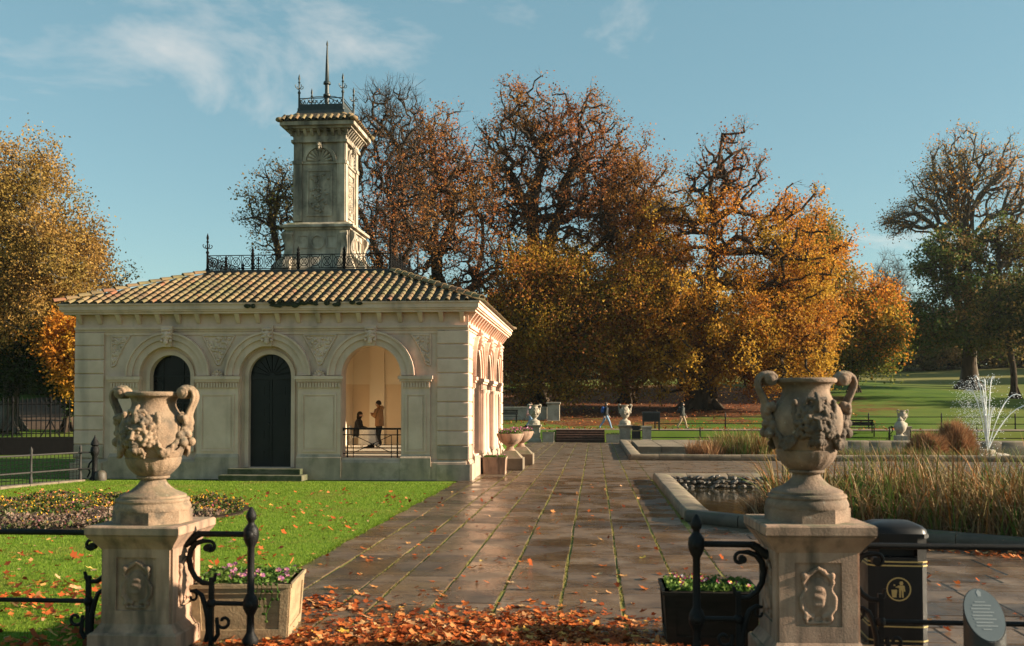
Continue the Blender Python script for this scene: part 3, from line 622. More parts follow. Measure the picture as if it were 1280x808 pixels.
def dress(F, S0, S1, arches, is_front):
    D = PMB
    # plinth
    for u0, u1 in (((S0, PCX - .92), (PCX + .92, S1)) if is_front else ((S0, S1),)):
        D(F).box(u0, u1, .0, .10, .0, .52).build('plinth', 'stone_plinth')
        D(F).frustum(u0, u1, .0, .10, .52, u0, u1, .0, .045, .60).build('plinth', 'stone_plinth')
    # quoins
    for q0, q1 in ((S0, S0 + .86), (S1 - .86, S1)):
        z = .60; i = 0
        D(F).box(q0 - (.13 if q0 == S0 and is_front else 0), q1 + (.13 if q1 == S1 and is_front else 0), .10, .16, .0, .48).build('quoin_base', 'stone_plinth')
        while z < 4.45:
            h = .43; z1 = min(z + h, 4.46)
            if 4.46 - z1 < .2: z1 = 4.46
            m = D(F); b = .032; x0 = q0 - (.0 if not is_front or q0 != S0 else .058); x1 = q1 + (.0 if not is_front or q1 != S1 else .058)
            m.add([(x0, .0, z), (x1, .0, z), (x1, .0, z1), (x0, .0, z1), (x0, .035, z), (x1, .035, z), (x1, .035, z1), (x0, .035, z1), (x0, .075, z + b), (x1, .075, z + b), (x1, .075, z1 - b), (x0, .075, z1 - b)],
                  [(0, 1, 5, 4), (1, 2, 6, 5), (2, 3, 7, 6), (3, 0, 4, 7), (4, 5, 9, 8), (5, 6, 10, 9), (6, 7, 11, 10), (7, 4, 8, 11), (8, 9, 10, 11), (0, 3, 2, 1)])
            m.build('quoin', 'stone' if z > .95 else 'stone_plinth'); z = z1; i += 1
    # arches
    for (c, r, sp, sill) in arches:
        D(F).ring(c, sp, r + .0, r + .20, .0, .065).build('archivolt', 'stone')
        D(F).ring(c, sp, r + .20, r + .36, .0, .12).build('archivolt', 'stone')
        D(F).ring(c, sp, r + .36, r + .42, .0, .165).build('archivolt', 'stone')
        m = D(F); head(m, c, .08, sp + r + .30, 1.25); m.build('keystone', 'stone', smooth=50)
    # piers, imposts, panels
    edges = [S0 + .86] + [e for (c, r, _, _) in arches for e in (c - r, c + r)] + [S1 - .86]
    for k in range(0, len(edges), 2):
        a, b = edges[k], edges[k + 1]; w = b - a; mid = (a + b) / 2
        full = k not in (0, len(edges) - 2)
        p0 = a + (.02 if full else (.22 if k == 0 else .02)); p1 = b - (.02 if full else (.22 if k > 0 else .02))
        D(F).box(p0, p1, .0, .06, .60, 2.73).build('pilaster', 'stone')
        D(F).box(p0 - .03, p1 + .03, .0, .13, .0, .66).build('pilaster_base', 'stone_plinth')
        D(F).frustum(p0 - .03, p1 + .03, .0, .13, .66, p0, p1, .0, .065, .76).build('pilaster_base', 'stone_plinth')
        D(F).box(p0 - .01, p1 + .01, .0, .075, 2.73, 2.93).build('impost', 'stone')
        nd = int((p1 - p0) / .085)
        for j in range(nd):
            x = p0 + (j + .5) * (p1 - p0) / nd; D(F).box(x - .024, x + .024, .075, .115, 2.76, 2.90).build('dentil', 'stone')
        D(F).box(p0 - .05, p1 + .05, .0, .14, 2.93, 3.00).build('impost', 'stone')
        D(F).box(p0 - .09, p1 + .09, .0, .18, 3.00, 3.10).build('impost', 'stone')
        x0, x1, z0, z1 = p0 + .17, p1 - .17, .88, 2.52
        for bx in ((x0, x1, z0 - .05, z0), (x0, x1, z1, z1 + .05), (x0 - .05, x0, z0 - .05, z1 + .05), (x1, x1 + .05, z0 - .05, z1 + .05)):
            D(F).box(bx[0], bx[1], .06, .088, bx[2], bx[3]).build('panel_moulding', 'stone')
        D(F).box(x0 + .05, x1 - .05, .06, .075, z0 + .05, z1 - .05).build('wall_panel', 'stone')
        # ornament on the impost and carved spandrel
        if full:
            m = D(F)
            for j in range(7):
                t = PI * j / 6; m.tube([(mid, .06, 3.10), (mid + .17 * math.cos(t), .10, 3.12 + .17 * math.sin(t))], [.02, .04], 6)
            m.blob((mid, .10, 3.14), .06); m.build('palmette', 'stone', smooth=50)
            tri = [(mid - .50, 4.33), (mid + .50, 4.33), (mid + .36, 4.06), (mid + .16, 3.70), (mid + .04, 3.45), (mid - .04, 3.45), (mid - .16, 3.70), (mid - .36, 4.06)]
        else:
            sg = 1 if k == 0 else -1; e = a + .22 if k == 0 else b - .22
            tri = [(e, 4.33), (e + sg * .58, 4.33), (e + sg * .40, 4.08), (e + sg * .22, 3.72), (e + sg * .12, 3.45), (e, 3.40)]
        n = len(tri); cx = sum(p[0] for p in tri) / n; cz = sum(p[1] for p in tri) / n
        m = D(F)
        for i in range(n):
            A = Vector((tri[i][0], 0, tri[i][1])); B = Vector((tri[(i + 1) % n][0], 0, tri[(i + 1) % n][1])); m.tube([A + Vector((0, .012, 0)), B + Vector((0, .012, 0))], .032, 6)
        m.build('spandrel_moulding', 'stone', smooth=60)
        pts = []; q = random.Random(int(mid * 100))
        T2 = [(p[0], p[1]) for p in tri]
        while len(pts) < 46:
            x, z = q.uniform(min(p[0] for p in tri), max(p[0] for p in tri)), q.uniform(3.45, 4.3)
            if in_poly(x, z, [(cx + (p[0] - cx) * .86, cz + (p[1] - cz) * .86) for p in T2]): pts.append((x, z))
        m = D(F); relief(m, pts, .01, .058, int(mid * 10)); m.add([(x, .002, z) for x, z in tri] + [(x, .008, z) for x, z in tri], [tuple(range(n)), tuple(range(2 * n - 1, n - 1, -1))] + [(i, (i + 1) % n, n + (i + 1) % n, n + i) for i in range(n)]); m.build('spandrel_carving', 'stone', smooth=60)
    # field frame
    D(F).box(S0 + .86, S1 - .86, .0, .035, 4.36, 4.46).build('field_moulding', 'stone')
    # architrave, frieze brackets
    e = .058 if is_front else 0
    D(F).box(S0 - e, S1 + e, .0, .07, 4.462, 4.53).build('architrave', 'stone')
    D(F).box(S0 - e, S1 + e, .0, .12, 4.53, 4.60).build('architrave', 'stone')
    nb = int((S1 - S0) / .62)
    for j in range(nb + 1):
        x = S0 + .12 + j * (S1 - S0 - .24) / nb
        D(F).frustum(x - .055, x + .055, .0, .07, 4.70, x - .07, x + .07, .0, .28, 4.975).build('bracket', 'stone')
    D(F).box(S0 - e, S1 + e, .0, .035, 4.60, 4.975).build('frieze', 'stone')
dress(FF, PX0, PX1, front_arches, True)
dress(FE, PY0 + .003, PY1, side_arches, False)
# attached columns of the sunlit loggia
for (a, b) in ((0, 1), (1, 2)):
    for y in (side_arches[a][0] + AR + .18, side_arches[b][0] - AR - .18):
        PMB().lathe([(.15, .66), (.15, .74), (.12, .78), (.115, 1.6), (.10, 2.6), (.14, 2.66), (.15, 2.74)], 16, (PX1 + .10, y, 0)).build('column', 'stone', smooth=40)
# cornice slabs (solid, over the room)
E_ = .44
for (o, z0, z1) in ((.30, 4.98, 5.05), (.36, 5.05, 5.10), (.40, 5.10, 5.24), (E_, 5.24, 5.29)):
    PMB().box(PX0 - o, PX1 + o, PY0 - o, PY1 + o, z0 + .0005, z1).build('cornice', 'stone')
q = random.Random(21)
for i in range(26):
    x = q.choice((-9.6, -8.6, -8.0, -7.3, -10.5, -9.1)) + q.gauss(0, .3)
    PMB().blob((x, PY0 - E_ - .012, 5.25 + q.uniform(-.08, .03)), (q.uniform(.06, .14), .022, q.uniform(.03, .09)), 7, 5).build('moss_patch', 'moss', smooth=60)

# roof
RZ0, RZ1 = 5.30, 6.62; INS = 3.35
EX0, EX1, EY0, EY1 = PX0 - E_ - .05, PX1 + E_ + .05, PY0 - E_ - .05, PY1 + E_ + .05
roof = PMB().frustum(EX0 + .06, EX1 - .06, EY0 + .06, EY1 - .06, RZ0 - .005, EX0 + INS, EX1 - INS, EY0 + INS, EY1 - INS, RZ1).build('roof', 'tile_pan')
def half_tube(n=7, r0=.079, r1=.066, l=.39, th=.012):      # cover tile along +y (up slope), crown up
    vs = []; fs = []
    for (rr0, rr1) in ((r0, r1), (r0 - th, r1 - th)):
        for (y, r) in ((0, rr0), (l, rr1)):
            for k in range(n):
                a = PI * k / (n - 1); vs.append((r * math.cos(a), y, r * math.sin(a) * .85))
    o = 2 * n
    for k in range(n - 1):
        fs += [(k, k + 1, n + k + 1, n + k), (o + k, o + n + k, o + n + k + 1, o + k + 1), (k, o + k, o + k + 1, k + 1), (n + k, n + k + 1, o + n + k + 1, o + n + k)]
    return vs, fs
TV, TF = half_tube(); tm = bpy.data.meshes.new('roof_tile'); tm.from_pydata(TV, [], TF); tm.materials.append(MT['tile_clay'])
tm.polygons.foreach_set('use_smooth', [True] * len(tm.polygons)); tm.set_sharp_from_angle(angle=R(50))
def slope_tiles(Wd, rise, run, ins_run, pitch, rowl):
    """positions (u along eave, t up the slope) of a hipped trapezoid"""
    sl = math.hypot(run, rise); out = []
    nc = int(Wd / pitch); p = Wd / nc; nr = int(sl / rowl)
    for i in range(nc):
        u = (i + .5) * p
        for j in range(nr):
            t = j * sl / nr; lim = (t + .3) / sl * ins_run
            if u < lim or u > Wd - lim: continue
            out.append((u, t))
    return out, sl
RISE = RZ1 - RZ0
def tile_matrix(org, du, dn, u, t, sl, jit):
    # du along eave, dn inward horizontal, slope up
    up = (dn * INS + Vector((0, 0, RISE))).normalized(); nrm = du.cross(up).normalized()
    if nrm.z < 0: nrm = -nrm
    p = org + du * u + up * (t - .05) + nrm * (.012 + jit.uniform(-.006, .008))
    y = (up * .43 + nrm * -.022).normalized(); x = du if du.cross(y).dot(nrm) > 0 else -du
    x = (x + y * jit.gauss(0, .02)).normalized(); z = x.cross(y).normalized()
    return Matrix(((x.x, y.x, z.x, p.x), (x.y, y.y, z.y, p.y), (x.z, y.z, z.z, p.z), (0, 0, 0, 1)))
jit = random.Random(17); bulk = MB(); pinv = pav.matrix_world.inverted(); cnt = 0
sides = [(Vector((EX0, EY0, RZ0)), Vector((1, 0, 0)), Vector((0, 1, 0)), EX1 - EX0), (Vector((EX1, EY0, RZ0)), Vector((0, 1, 0)), Vector((-1, 0, 0)), EY1 - EY0),
         (Vector((EX0, EY1, RZ0)), Vector((1, 0, 0)), Vector((0, -1, 0)), EX1 - EX0), (Vector((EX0, EY0, RZ0)), Vector((0, 1, 0)), Vector((1, 0, 0)), EY1 - EY0)]
for si, (org, du, dn, Wd) in enumerate(sides):
    lst, sl = slope_tiles(Wd, RISE, INS, INS, .287, .325); lst.sort(key=lambda p: p[1])
    for (u, t) in lst:
        mt = tile_matrix(org, du, dn, u, t, sl, jit)
        if si == 0 and cnt < 300:
            o = link('roof_tile', tm, None, roof); o.matrix_local = mt; cnt += 1
        else: bulk.add([tuple(mt @ Vector(v)) for v in TV], TF)
o = bulk.build('roof_tile', 'tile_island', roof, smooth=50); tag(o, kind='stuff')
# hip tiles
def hip(A, B, n, single):
    A = Vector(A); B = Vector(B); d = (B - A); l = d.length; d.normalize()
    x = d.cross(Vector((0, 0, 1))).normalized(); z = x.cross(d).normalized(); mb = MB()
    for i in range(n):
        p = A + d * (i * l / n - .03) + z * (.05 + jit.uniform(-.005, .01)); y = (d * .43 - z * .03).normalized(); z2 = x.cross(y)
        mt = Matrix(((x.x * 1.6, y.x, z2.x * 1.6, p.x), (x.y * 1.6, y.y, z2.y * 1.6, p.y), (x.z * 1.6, y.z, z2.z * 1.6, p.z), (0, 0, 0, 1)))
        if single: o = link('hip_tile', tm, None, roof); o.matrix_local = mt
        else: mb.add([tuple(mt @ Vector(v)) for v in TV], TF)
    if not single: tag(mb.build('hip_tile', 'tile_island', roof, smooth=50), kind='stuff')
I0 = INS
hip((EX1, EY0, RZ0), (EX1 - I0, EY0 + I0, RZ1), 13, True); hip((EX0, EY0, RZ0), (EX0 + I0, EY0 + I0, RZ1), 13, True)
hip((EX1, EY1, RZ0), (EX1 - I0, EY1 - I0, RZ1), 13, False); hip((EX0, EY1, RZ0), (EX0 + I0, EY1 - I0, RZ1), 13, False)
# platform with iron cresting
TX0, TX1, TY0, TY1 = EX0 + INS - .06, EX1 - INS + .06, EY0 + INS - .06, EY1 - INS + .06
PMB().box(TX0, TX1, TY0, TY1, RZ1 - .05, RZ1 + .10).build('roof_platform', 'lead')
crest = thing('cresting', '', ''); [crest.__delitem__(k) for k in ('label', 'category') if k in crest.keys()]
crest.parent = pav; crest.matrix_parent_inverse = pinv
zc = RZ1 + .10
def crest_panel(A, B):
    A = Vector(A); B = Vector(B); d = B - A; l = d.length; d.normalize(); n = max(2, int(l / .34)); mb = MB()
    for z in (.05, .50): mb.tube([A + Vector((0, 0, z)), B + Vector((0, 0, z))], .016, 6)
    for i in range(n):
        c = A + d * ((i + .5) * l / n) + Vector((0, 0, .275)); rr = .155
        ring = [c + d * (rr * math.cos(k * PI / 5)) + Vector((0, 0, rr * math.sin(k * PI / 5))) for k in range(11)]; mb.tube(ring, .014, 5)
        rr = .08; ring = [c + d * (rr * math.cos(k * PI / 4)) + Vector((0, 0, rr * math.sin(k * PI / 4))) for k in range(9)]; mb.tube(ring, .009, 5)
        e = A + d * ((i + 1) * l / n); mb.tube([e + Vector((0, 0, .05)), e + Vector((0, 0, .50))], .013, 5)
        mb.tube([c - d * .15 - Vector((0, 0, .21)), c + d * .15 + Vector((0, 0, .21))], .011, 4); mb.tube([c + d * .15 - Vector((0, 0, .21)), c - d * .15 + Vector((0, 0, .21))], .011, 4)
    mb.build('lattice_panel', 'iron_matt', crest, smooth=60)
def finial(p, h, par, mat='iron', sc=1.0, arms=True):
    m = MB().lathe([(.05 * sc, 0), (.05 * sc, .05), (.03 * sc, .08), (.028 * sc, h * .45), (.045 * sc, h * .47), (.045 * sc, h * .50), (.022 * sc, h * .53), (.02 * sc, h * .74), (.04 * sc, h * .77), (.018 * sc, h * .81), (.035 * sc, h * .87), (.028 * sc, h * .92), (.006 * sc, h)], 10, p)
    if arms:
        for k in range(4):
            a = PI / 4 + k * PI / 2; c, s_ = math.cos(a), math.sin(a); z = h * .60
            m.tube([(p[0] + c * q_[0] * sc, p[1] + s_ * q_[0] * sc, p[2] + z + q_[1] * sc) for q_ in ((.02, 0), (.08, .0), (.12, .03), (.13, .08), (.10, .09))], .012 * sc, 5)
    return m.build('finial', mat, par, smooth=50)
cx0, cx1, cy0, cy1 = TX0 + .1, TX1 - .1, TY0 + .1, TY1 - .1
def divide(A, B, n):
    A = Vector(A); B = Vector(B); return [A + (B - A) * (i / n) for i in range(n + 1)]
for (A, B, n) in (((cx0, cy0, zc), (cx1, cy0, zc), 4), ((cx1, cy0, zc), (cx1, cy1, zc), 3), ((cx0, cy1, zc), (cx1, cy1, zc), 4), ((cx0, cy0, zc), (cx0, cy1, zc), 3)):
    P = divide(A, B, n)
    for a, b in zip(P[:-1], P[1:]): crest_panel(a, b)
    for p in P[1:-1]: MB().lathe([(.05, 0), (.05, .54), (.065, .56), (.035, .60), (.055, .66), (.005, .78)], 8, tuple(p)).build('post', 'iron_matt', crest, smooth=50)
for p in ((cx0, cy0, zc), (cx1, cy0, zc), (cx0, cy1, zc), (cx1, cy1, zc)): finial(p, 1.25, crest, 'iron_matt', 1.25)

# tower
tw = thing('tower', '', ''); [tw.__delitem__(k) for k in ('label', 'category') if k in tw.keys()]
tw.parent = pav; tw.matrix_parent_inverse = pinv
TCX, TCY, HW = -9.80, 35.58, .96
def sq(z0, z1, h0, h1=None): h1 = h0 if h1 is None else h1; return MB().frustum(TCX - h0, TCX + h0, TCY - h0, TCY + h0, z0, TCX - h1, TCX + h1, TCY - h1, TCY + h1, z1)
TS = 'stone_tower'
sq(6.70, 6.98, 1.66, 1.60).build('base', TS, tw); sq(6.98, 7.60, 1.42, 1.16).build('base', TS, tw)
sq(7.60, 8.45, 1.14).build('lower_stage', TS, tw)
sq(8.45, 8.53, 1.20).build('band', TS, tw); sq(8.53, 8.62, 1.32).build('band', TS, tw); sq(8.62, 8.74, 1.26, 1.04).build('band', TS, tw)
sq(8.74, 11.62, HW - .07).build('shaft', TS, tw)
sq(11.62, 11.72, 1.02).build('cornice', TS, tw); sq(11.72, 12.02, .96).build('frieze', TS, tw)
for h, z0, z1 in ((1.08, 12.02, 12.08), (1.22, 12.08, 12.16), (1.34, 12.16, 12.30)): sq(z0, z1, h).build('cornice', TS, tw)
for face in range(4):
    ca, sa = math.cos(face * PI / 2), math.sin(face * PI / 2)
    def FT(s, n, z, ca=ca, sa=sa): x, y = s, -n; return (TCX + x * ca - y * sa, TCY + x * sa + y * ca, z)
    h = HW - .07
    for sg in (-1, 1):
        MB(FT).box(sg * .78 - .14, sg * .78 + .14, h, h + .07, 8.80, 10.86).build('pilaster', TS, tw)
        MB(FT).box(sg * .78 - .17, sg * .78 + .17, h, h + .10, 10.86, 10.98).build('impost', TS, tw)
        MB(FT).box(sg * .78 - .14, sg * .78 + .14, h, h + .06, 10.98, 11.62).build('pilaster', TS, tw)
        # consoles at the lower stage
        for c0 in (.98,):
            prof = [(1.135, 8.43), (1.27, 8.40), (1.33, 8.30), (1.31, 8.16), (1.23, 8.02), (1.19, 7.86), (1.21, 7.70), (1.30, 7.52), (1.45, 7.38), (1.60, 7.30), (1.70, 7.18), (1.72, 7.04), (1.64, 6.93), (1.135, 6.93)]
            n_ = len(prof); a_, b_ = sg * c0 - .11, sg * c0 + .11
            MB(FT).add([(a_, n, z) for n, z in prof] + [(b_, n, z) for n, z in prof], [tuple(range(n_)), tuple(range(2 * n_ - 1, n_ - 1, -1))] + [(i, (i + 1) % n_, n_ + (i + 1) % n_, n_ + i) for i in range(n_)]).build('console', TS, tw, smooth=35)
            MB(FT).tube([(sg * c0 - .135, 1.60, 7.09), (sg * c0 + .135, 1.60, 7.09)], .11, 12).build('console_scroll', TS, tw, smooth=40)
            MB(FT).tube([(sg * c0 - .135, 1.26, 8.30), (sg * c0 + .135, 1.26, 8.30)], .075, 12).build('console_scroll', TS, tw, smooth=40)
        for k in range(3): MB(FT).box(sg * (.86 + .09 * k) - .03, sg * (.86 + .09 * k) + .03, 1.14, 1.19, 7.95, 8.42).build('triglyph', TS, tw)
    MB(FT).box(-.64, .64, h, h + .05, 10.86, 10.94).build('impost', TS, tw)
    MB(FT).ring(0, 10.94, .50, .62, h, h + .08, 14).build('niche_arch', TS, tw)
    m = MB(FT)
    for k in range(9): a = PI * (k + .5) / 9; m.tube([(.06 * math.cos(a), h + .015, 10.95 + .06 * math.sin(a)), (.44 * math.cos(a), h + .03, 10.95 + .44 * math.sin(a))], [.02, .07], 6)
    m.build('shell', TS, tw, smooth=60)
    m = MB(FT); head(m, 0, h + .03, 11.52, .75); m.build('keystone', TS, tw, smooth=50)
    for bx in ((-.46, .46, 8.98, 9.04), (-.46, .46, 10.60, 10.66), (-.46, -.40, 9.04, 10.60), (.40, .46, 9.04, 10.60)): MB(FT).box(bx[0], bx[1], h, h + .04, bx[2], bx[3]).build('panel_moulding', TS, tw)
    m = MB(FT).box(-.36, .36, h, h + .006, 9.08, 10.56); q = random.Random(face + 40)
    for k in range(70):
        t = q.random(); z = 9.15 + 1.35 * t; wd = .26 * (.35 + abs(math.sin(t * 9)))
        m.blob((q.uniform(-wd, wd), h + .01, z), (q.uniform(.03, .07), .045, q.uniform(.03, .07)), 6, 5)
    m.build('carving', TS, tw, smooth=60)
    MB(FT).ring(0, 8.03, .20, .27, 1.14, 1.19, 24, 0, 2 * PI).build('roundel', TS, tw)
    for sg in (-1, 1):
        for bx in ((.32, .70, 7.80, 7.84), (.32, .70, 8.22, 8.26), (.32, .36, 7.84, 8.22), (.66, .70, 7.84, 8.22)):
            a, b = sorted((sg * bx[0], sg * bx[1])); MB(FT).box(a, b, 1.14, 1.17, bx[2], bx[3]).build('panel_moulding', TS, tw)
    for k in range(9):
        s_ = -1.0 + k * .25; MB(FT).frustum(s_ - .05, s_ + .05, .96, 1.0, 11.86, s_ - .055, s_ + .055, .96, 1.18, 12.075).build('bracket', TS, tw)
troof = sq(12.305, 12.70, 1.38, .90).build('tower_roof', 'tile_pan', tw)
bulk = MB(); TVs = [(x * 1.0, y * .9, z) for x, y, z in TV]
for face in range(4):
    a = face * PI / 2; rotm = Matrix.Translation((TCX, TCY, 0)) @ Matrix.Rotation(a, 4, 'Z')
    for i in range(11):
        for j in range(2):
            u = -1.34 + (i + .5) * 2.68 / 11
            if j == 1: continue
            up = Vector((0, .50, .395)).normalized(); p = Vector((u, -1.42, 12.325)) + up * (j * .42)
            x = Vector((1, 0, 0)); y = up; z = x.cross(y); mt = rotm @ Matrix(((x.x, y.x, z.x, p.x), (x.y, y.y, z.y, p.y), (x.z, y.z, z.z, p.z), (0, 0, 0, 1)))
            if face in (0, 1) and j == 0: o = link('roof_tile', tm, None, tw); o.matrix_local = mt; o.scale.y = .95
            else: bulk.add([tuple(mt @ Vector(v)) for v in TVs], TF)
for face in range(4):
    a = face * PI / 2 + PI / 4
    for k in range(3): p = Vector((TCX + math.cos(a) * (1.9 - k * .36), TCY + math.sin(a) * (1.9 - k * .36), 12.36 + k * .14)); bulk.blob(tuple(p), (.15, .15, .09), 8, 6)
tag(bulk.build('roof_tile', 'tile_island', tw, smooth=50), kind='stuff')
G = 'iron_green'
sq(12.66, 12.84, .90, .84).build('crown_base', G, tw)
for face in range(4):
    ca, sa = math.cos(face * PI / 2), math.sin(face * PI / 2)
    def FT(s, n, z, ca=ca, sa=sa): x, y = s, -n; return (TCX + x * ca - y * sa, TCY + x * sa + y * ca, z)
    m = MB(FT); m.box(-.82, .82, .78, .82, 12.82, 13.05)
    for k in range(11): s_ = -.75 + k * .15; m.tube([(s_ + .055 * math.cos(j * PI / 4), .80, 13.06 + .075 * math.sin(j * PI / 4)) for j in range(9)], .016, 5); m.blob((s_, .8, 13.17), .03, 6, 5)
    m.tube([(-.8, .8, 13.27), (.8, .8, 13.27)], .016, 6); m.build('parapet', G, tw, smooth=50)
for sx in (-1, 1):
    for sy in (-1, 1):
        finial((TCX + sx * .80, TCY + sy * .80, 12.85), 1.30, tw, G, 1.25)
        MB().tube([(TCX + sx * .78 * (1 - k / 8), TCY + sy * .78 * (1 - k / 8), 13.2 + .34 * math.sin(PI * .5 * k / 8)) for k in range(9)], .016, 6).build('stay', G, tw, smooth=60)
MB().lathe([(.09, 12.8), (.08, 13.55), (.14, 13.58), (.14, 13.64), (.08, 13.68), (.075, 14.0), (.14, 14.03), (.13, 14.1), (.075, 14.16), (.06, 14.7), (.025, 15.45), (.04, 15.49), (.035, 15.55), (.004, 15.66)], 12, (TCX, TCY, 0)).build('spire', G, tw, smooth=50)

# iron guard rail in the open arch
gr = thing('guard_rail', '', ''); [gr.__delitem__(k) for k in ('label', 'category') if k in gr.keys()]
gr.parent = pav; gr.matrix_parent_inverse = pinv
GY = PY0 + .16
for z, r_ in ((1.52, .028), (1.34, .014), (.78, .014)): MB().tube([(-7.57, GY, z), (-5.75, GY, z)], r_, 8).build('rail', 'iron', gr, smooth=60)
for x in (-7.42, -7.24, -5.90, -6.08): MB().tube([(x, GY, .66), (x, GY, 1.34 if x in (-7.24, -6.08) else 1.52)], .022 if x in (-7.42, -5.90) else .012, 8).build('baluster', 'iron', gr, smooth=60)
MB().tube([(-7.24, GY, .80), (-6.08, GY, 1.33)], .012, 6).build('brace', 'iron', gr, smooth=60)
MB().tube([(-7.24, GY + .02, 1.33), (-6.08, GY + .02, .80)], .012, 6).build('brace', 'iron', gr, smooth=60)
MB().lathe([(.0, -.02), (.06, -.02), (.06, .02), (.0, .02)], 12, (-6.66, GY, 1.065)).build('boss', 'iron', gr)
for x in (-7.57, -5.75): MB().blob((x, GY, 1.50), (.06, .04, .06)).build('rail_scroll', 'iron', gr, smooth=60)

# ------------------------------------------------------------ urns on pedestals
def make_urn():
    t = thing('stone_urn', 'u', 'urn')
    def gad(a, z):
        if .445 < z < .60:
            k = math.sin(PI * (z - .445) / .155); return 1 + .045 * k * abs(math.cos(a * 9)) - .02 * k
        return 1
    prof = [(.0, .42), (.125, .42), (.15, .435), (.185, .465), (.215, .50), (.238, .54), (.25, .58), (.252, .592), (.246, .60), (.255, .61), (.27, .66), (.288, .72), (.30, .78), (.305, .84), (.30, .90), (.28, .955), (.245, 1.00), (.215, 1.04), (.198, 1.08),
            (.196, 1.11), (.205, 1.14), (.225, 1.16), (.252, 1.172), (.258, 1.185), (.256, 1.20), (.245, 1.21), (.20, 1.208), (.185, 1.18), (.17, 1.10), (.17, 1.05)]
    MB().lathe(prof, 72, rf=gad).build('body', 'sandstone', t, smooth=40)
    MB().lathe([(.0, .19), (.325, .19), (.33, .205), (.322, .222), (.30, .23), (.298, .25), (.275, .262), (.25, .272), (.205, .29), (.165, .32), (.135, .35), (.118, .375), (.112, .39), (.118, .40), (.145, .405), (.15, .415), (.148, .425), (.13, .432), (.0, .432)], 48).build('foot', 'sandstone', t, smooth=35)
    f = MB(); f.prism([(.355 * math.cos(PI / 8 + k * PI / 4), .355 * math.sin(PI / 8 + k * PI / 4)) for k in range(8)], .0, .115)
    f.lathe([(.34, .112), (.345, .14), (.335, .165), (.32, .19)], 48); f.build('plinth', 'sandstone', t, smooth=35)
    for sg in (-1, 1):                                       # S-scroll handles with rolled top
        m = MB(); pts = []
        for k in range(13): a = PI * 1.9 * k / 12; rr = .018 + .040 * k / 12; pts.append((.275 - rr * math.cos(a) * -1, rr * math.sin(a) + 1.19))
        pts = [(x, z) for x, z in pts]
        body = [(.335, 1.215), (.375, 1.24), (.405, 1.215), (.415, 1.17), (.40, 1.12), (.37, 1.07), (.345, 1.02), (.335, .97), (.34, .93), (.325, .88)]
        curl = [(.29, 1.20), (.275, 1.225), (.28, 1.255), (.31, 1.275), (.345, 1.272), (.38, 1.258)]
        path_ = [(.292, 1.175), (.268, 1.190), (.266, 1.218), (.292, 1.240), (.33, 1.243), (.372, 1.235), (.402, 1.21), (.414, 1.17), (.408, 1.13), (.39, 1.09), (.365, 1.04), (.35, .99), (.35, .94), (.335, .89), (.30, .85)]
        m.tube([(sg * x, 0, z) for x, z in path_], [.026, .031, .033, .034, .034, .034, .034, .033, .033, .033, .035, .038, .045, .052, .055], 10, flat=1.0)
        m.tube([(sg * .312, -.078, 1.200), (sg * .312, .078, 1.200)], .056, 16); m.tube([(sg * .312, -.092, 1.200), (sg * .312, .092, 1.200)], .026, 12)
        for yy in (-.048, .048): m.tube([(sg * x, yy, z) for x, z in path_[2:]], [.017] * 13, 7)
        q = random.Random(5)
        for k in range(16): m.blob((sg * q.uniform(.29, .36), q.uniform(-.09, .09), q.uniform(.74, .97)), q.uniform(.028, .05), 8, 6)
        link('handle', sculpt(m, 'handle', .0085, 2), 'sandstone', t, smooth=180)
    for sg in (-1, 1):                                       # masks front and back
        m = MB(); y0 = .285; F = lambda x, y, z: (x * sg, -sg * (y0 + y), z)
        m.F = F
        q = random.Random(9)
        m.blob((0, .0, .80), (.092, .085, .135), 20, 14); m.blob((0, .035, .735), (.062, .055, .075), 14, 10)
        m.tube([(0, .078, .865), (0, .100, .82), (0, .118, .785), (0, .095, .768)], [.014, .016, .022, .012], 8)
        for e in (-1, 1):
            m.tube([(e * .012, .086, .862), (e * .045, .080, .872), (e * .078, .050, .852)], [.011, .015, .011], 7)
            m.blob((e * .040, .070, .836), (.019, .014, .012), 10, 8); m.blob((e * .052, .060, .775), (.030, .028, .030), 10, 8); m.blob((e * .017, .104, .775), (.011, .012, .010), 8, 6)
        m.tube([(-.034, .078, .738), (0, .094, .744), (.034, .078, .738)], [.007, .011, .007], 7); m.tube([(-.028, .074, .720), (0, .088, .714), (.028, .074, .720)], [.007, .011, .007], 7); m.blob((0, .070, .676), (.030, .030, .026), 10, 8)
        for ring, (ra_, rb_, nk, yy) in enumerate(((.098, .150, 15, .045), (.128, .185, 17, .012), (.150, .215, 17, -.022))):   # curls around the face
            for k in range(nk):
                th = R(-128 + 256 * k / (nk - 1)) + q.uniform(-.05, .05); x = ra_ * math.sin(th) * q.uniform(.92, 1.08); z = .80 + rb_ * math.cos(th) * (1 if math.cos(th) > 0 else .72)
                m.blob((x, yy + q.uniform(-.012, .016), z), (q.uniform(.018, .028), q.uniform(.020, .030), q.uniform(.022, .036)), 8, 6, rot=(th * .6, 'Y'))
        for e in (-1, 1):
            for k in range(3): m.tube([(e * (.012 + .022 * k), .066 - .012 * k, .69), (e * (.016 + .026 * k), .05 - .012 * k, .655), (e * (.008 + .022 * k), .03 - .01 * k, .625 + .012 * k)], [.016, .015, .007], 7)
            m.tube([(e * .01, .02, .985), (e * .035, .04, 1.03), (e * .07, .025, 1.035), (e * .085, .0, 1.0)], [.020, .022, .018, .010], 8)
        m.tube([(0, .045, .96), (0, .05, 1.01), (0, .02, 1.06), (0, -.02, 1.085)], [.026, .028, .022, .012], 8)
        link('mask', sculpt(m, 'mask', .0062, 1), 'sandstone', t, smooth=180)
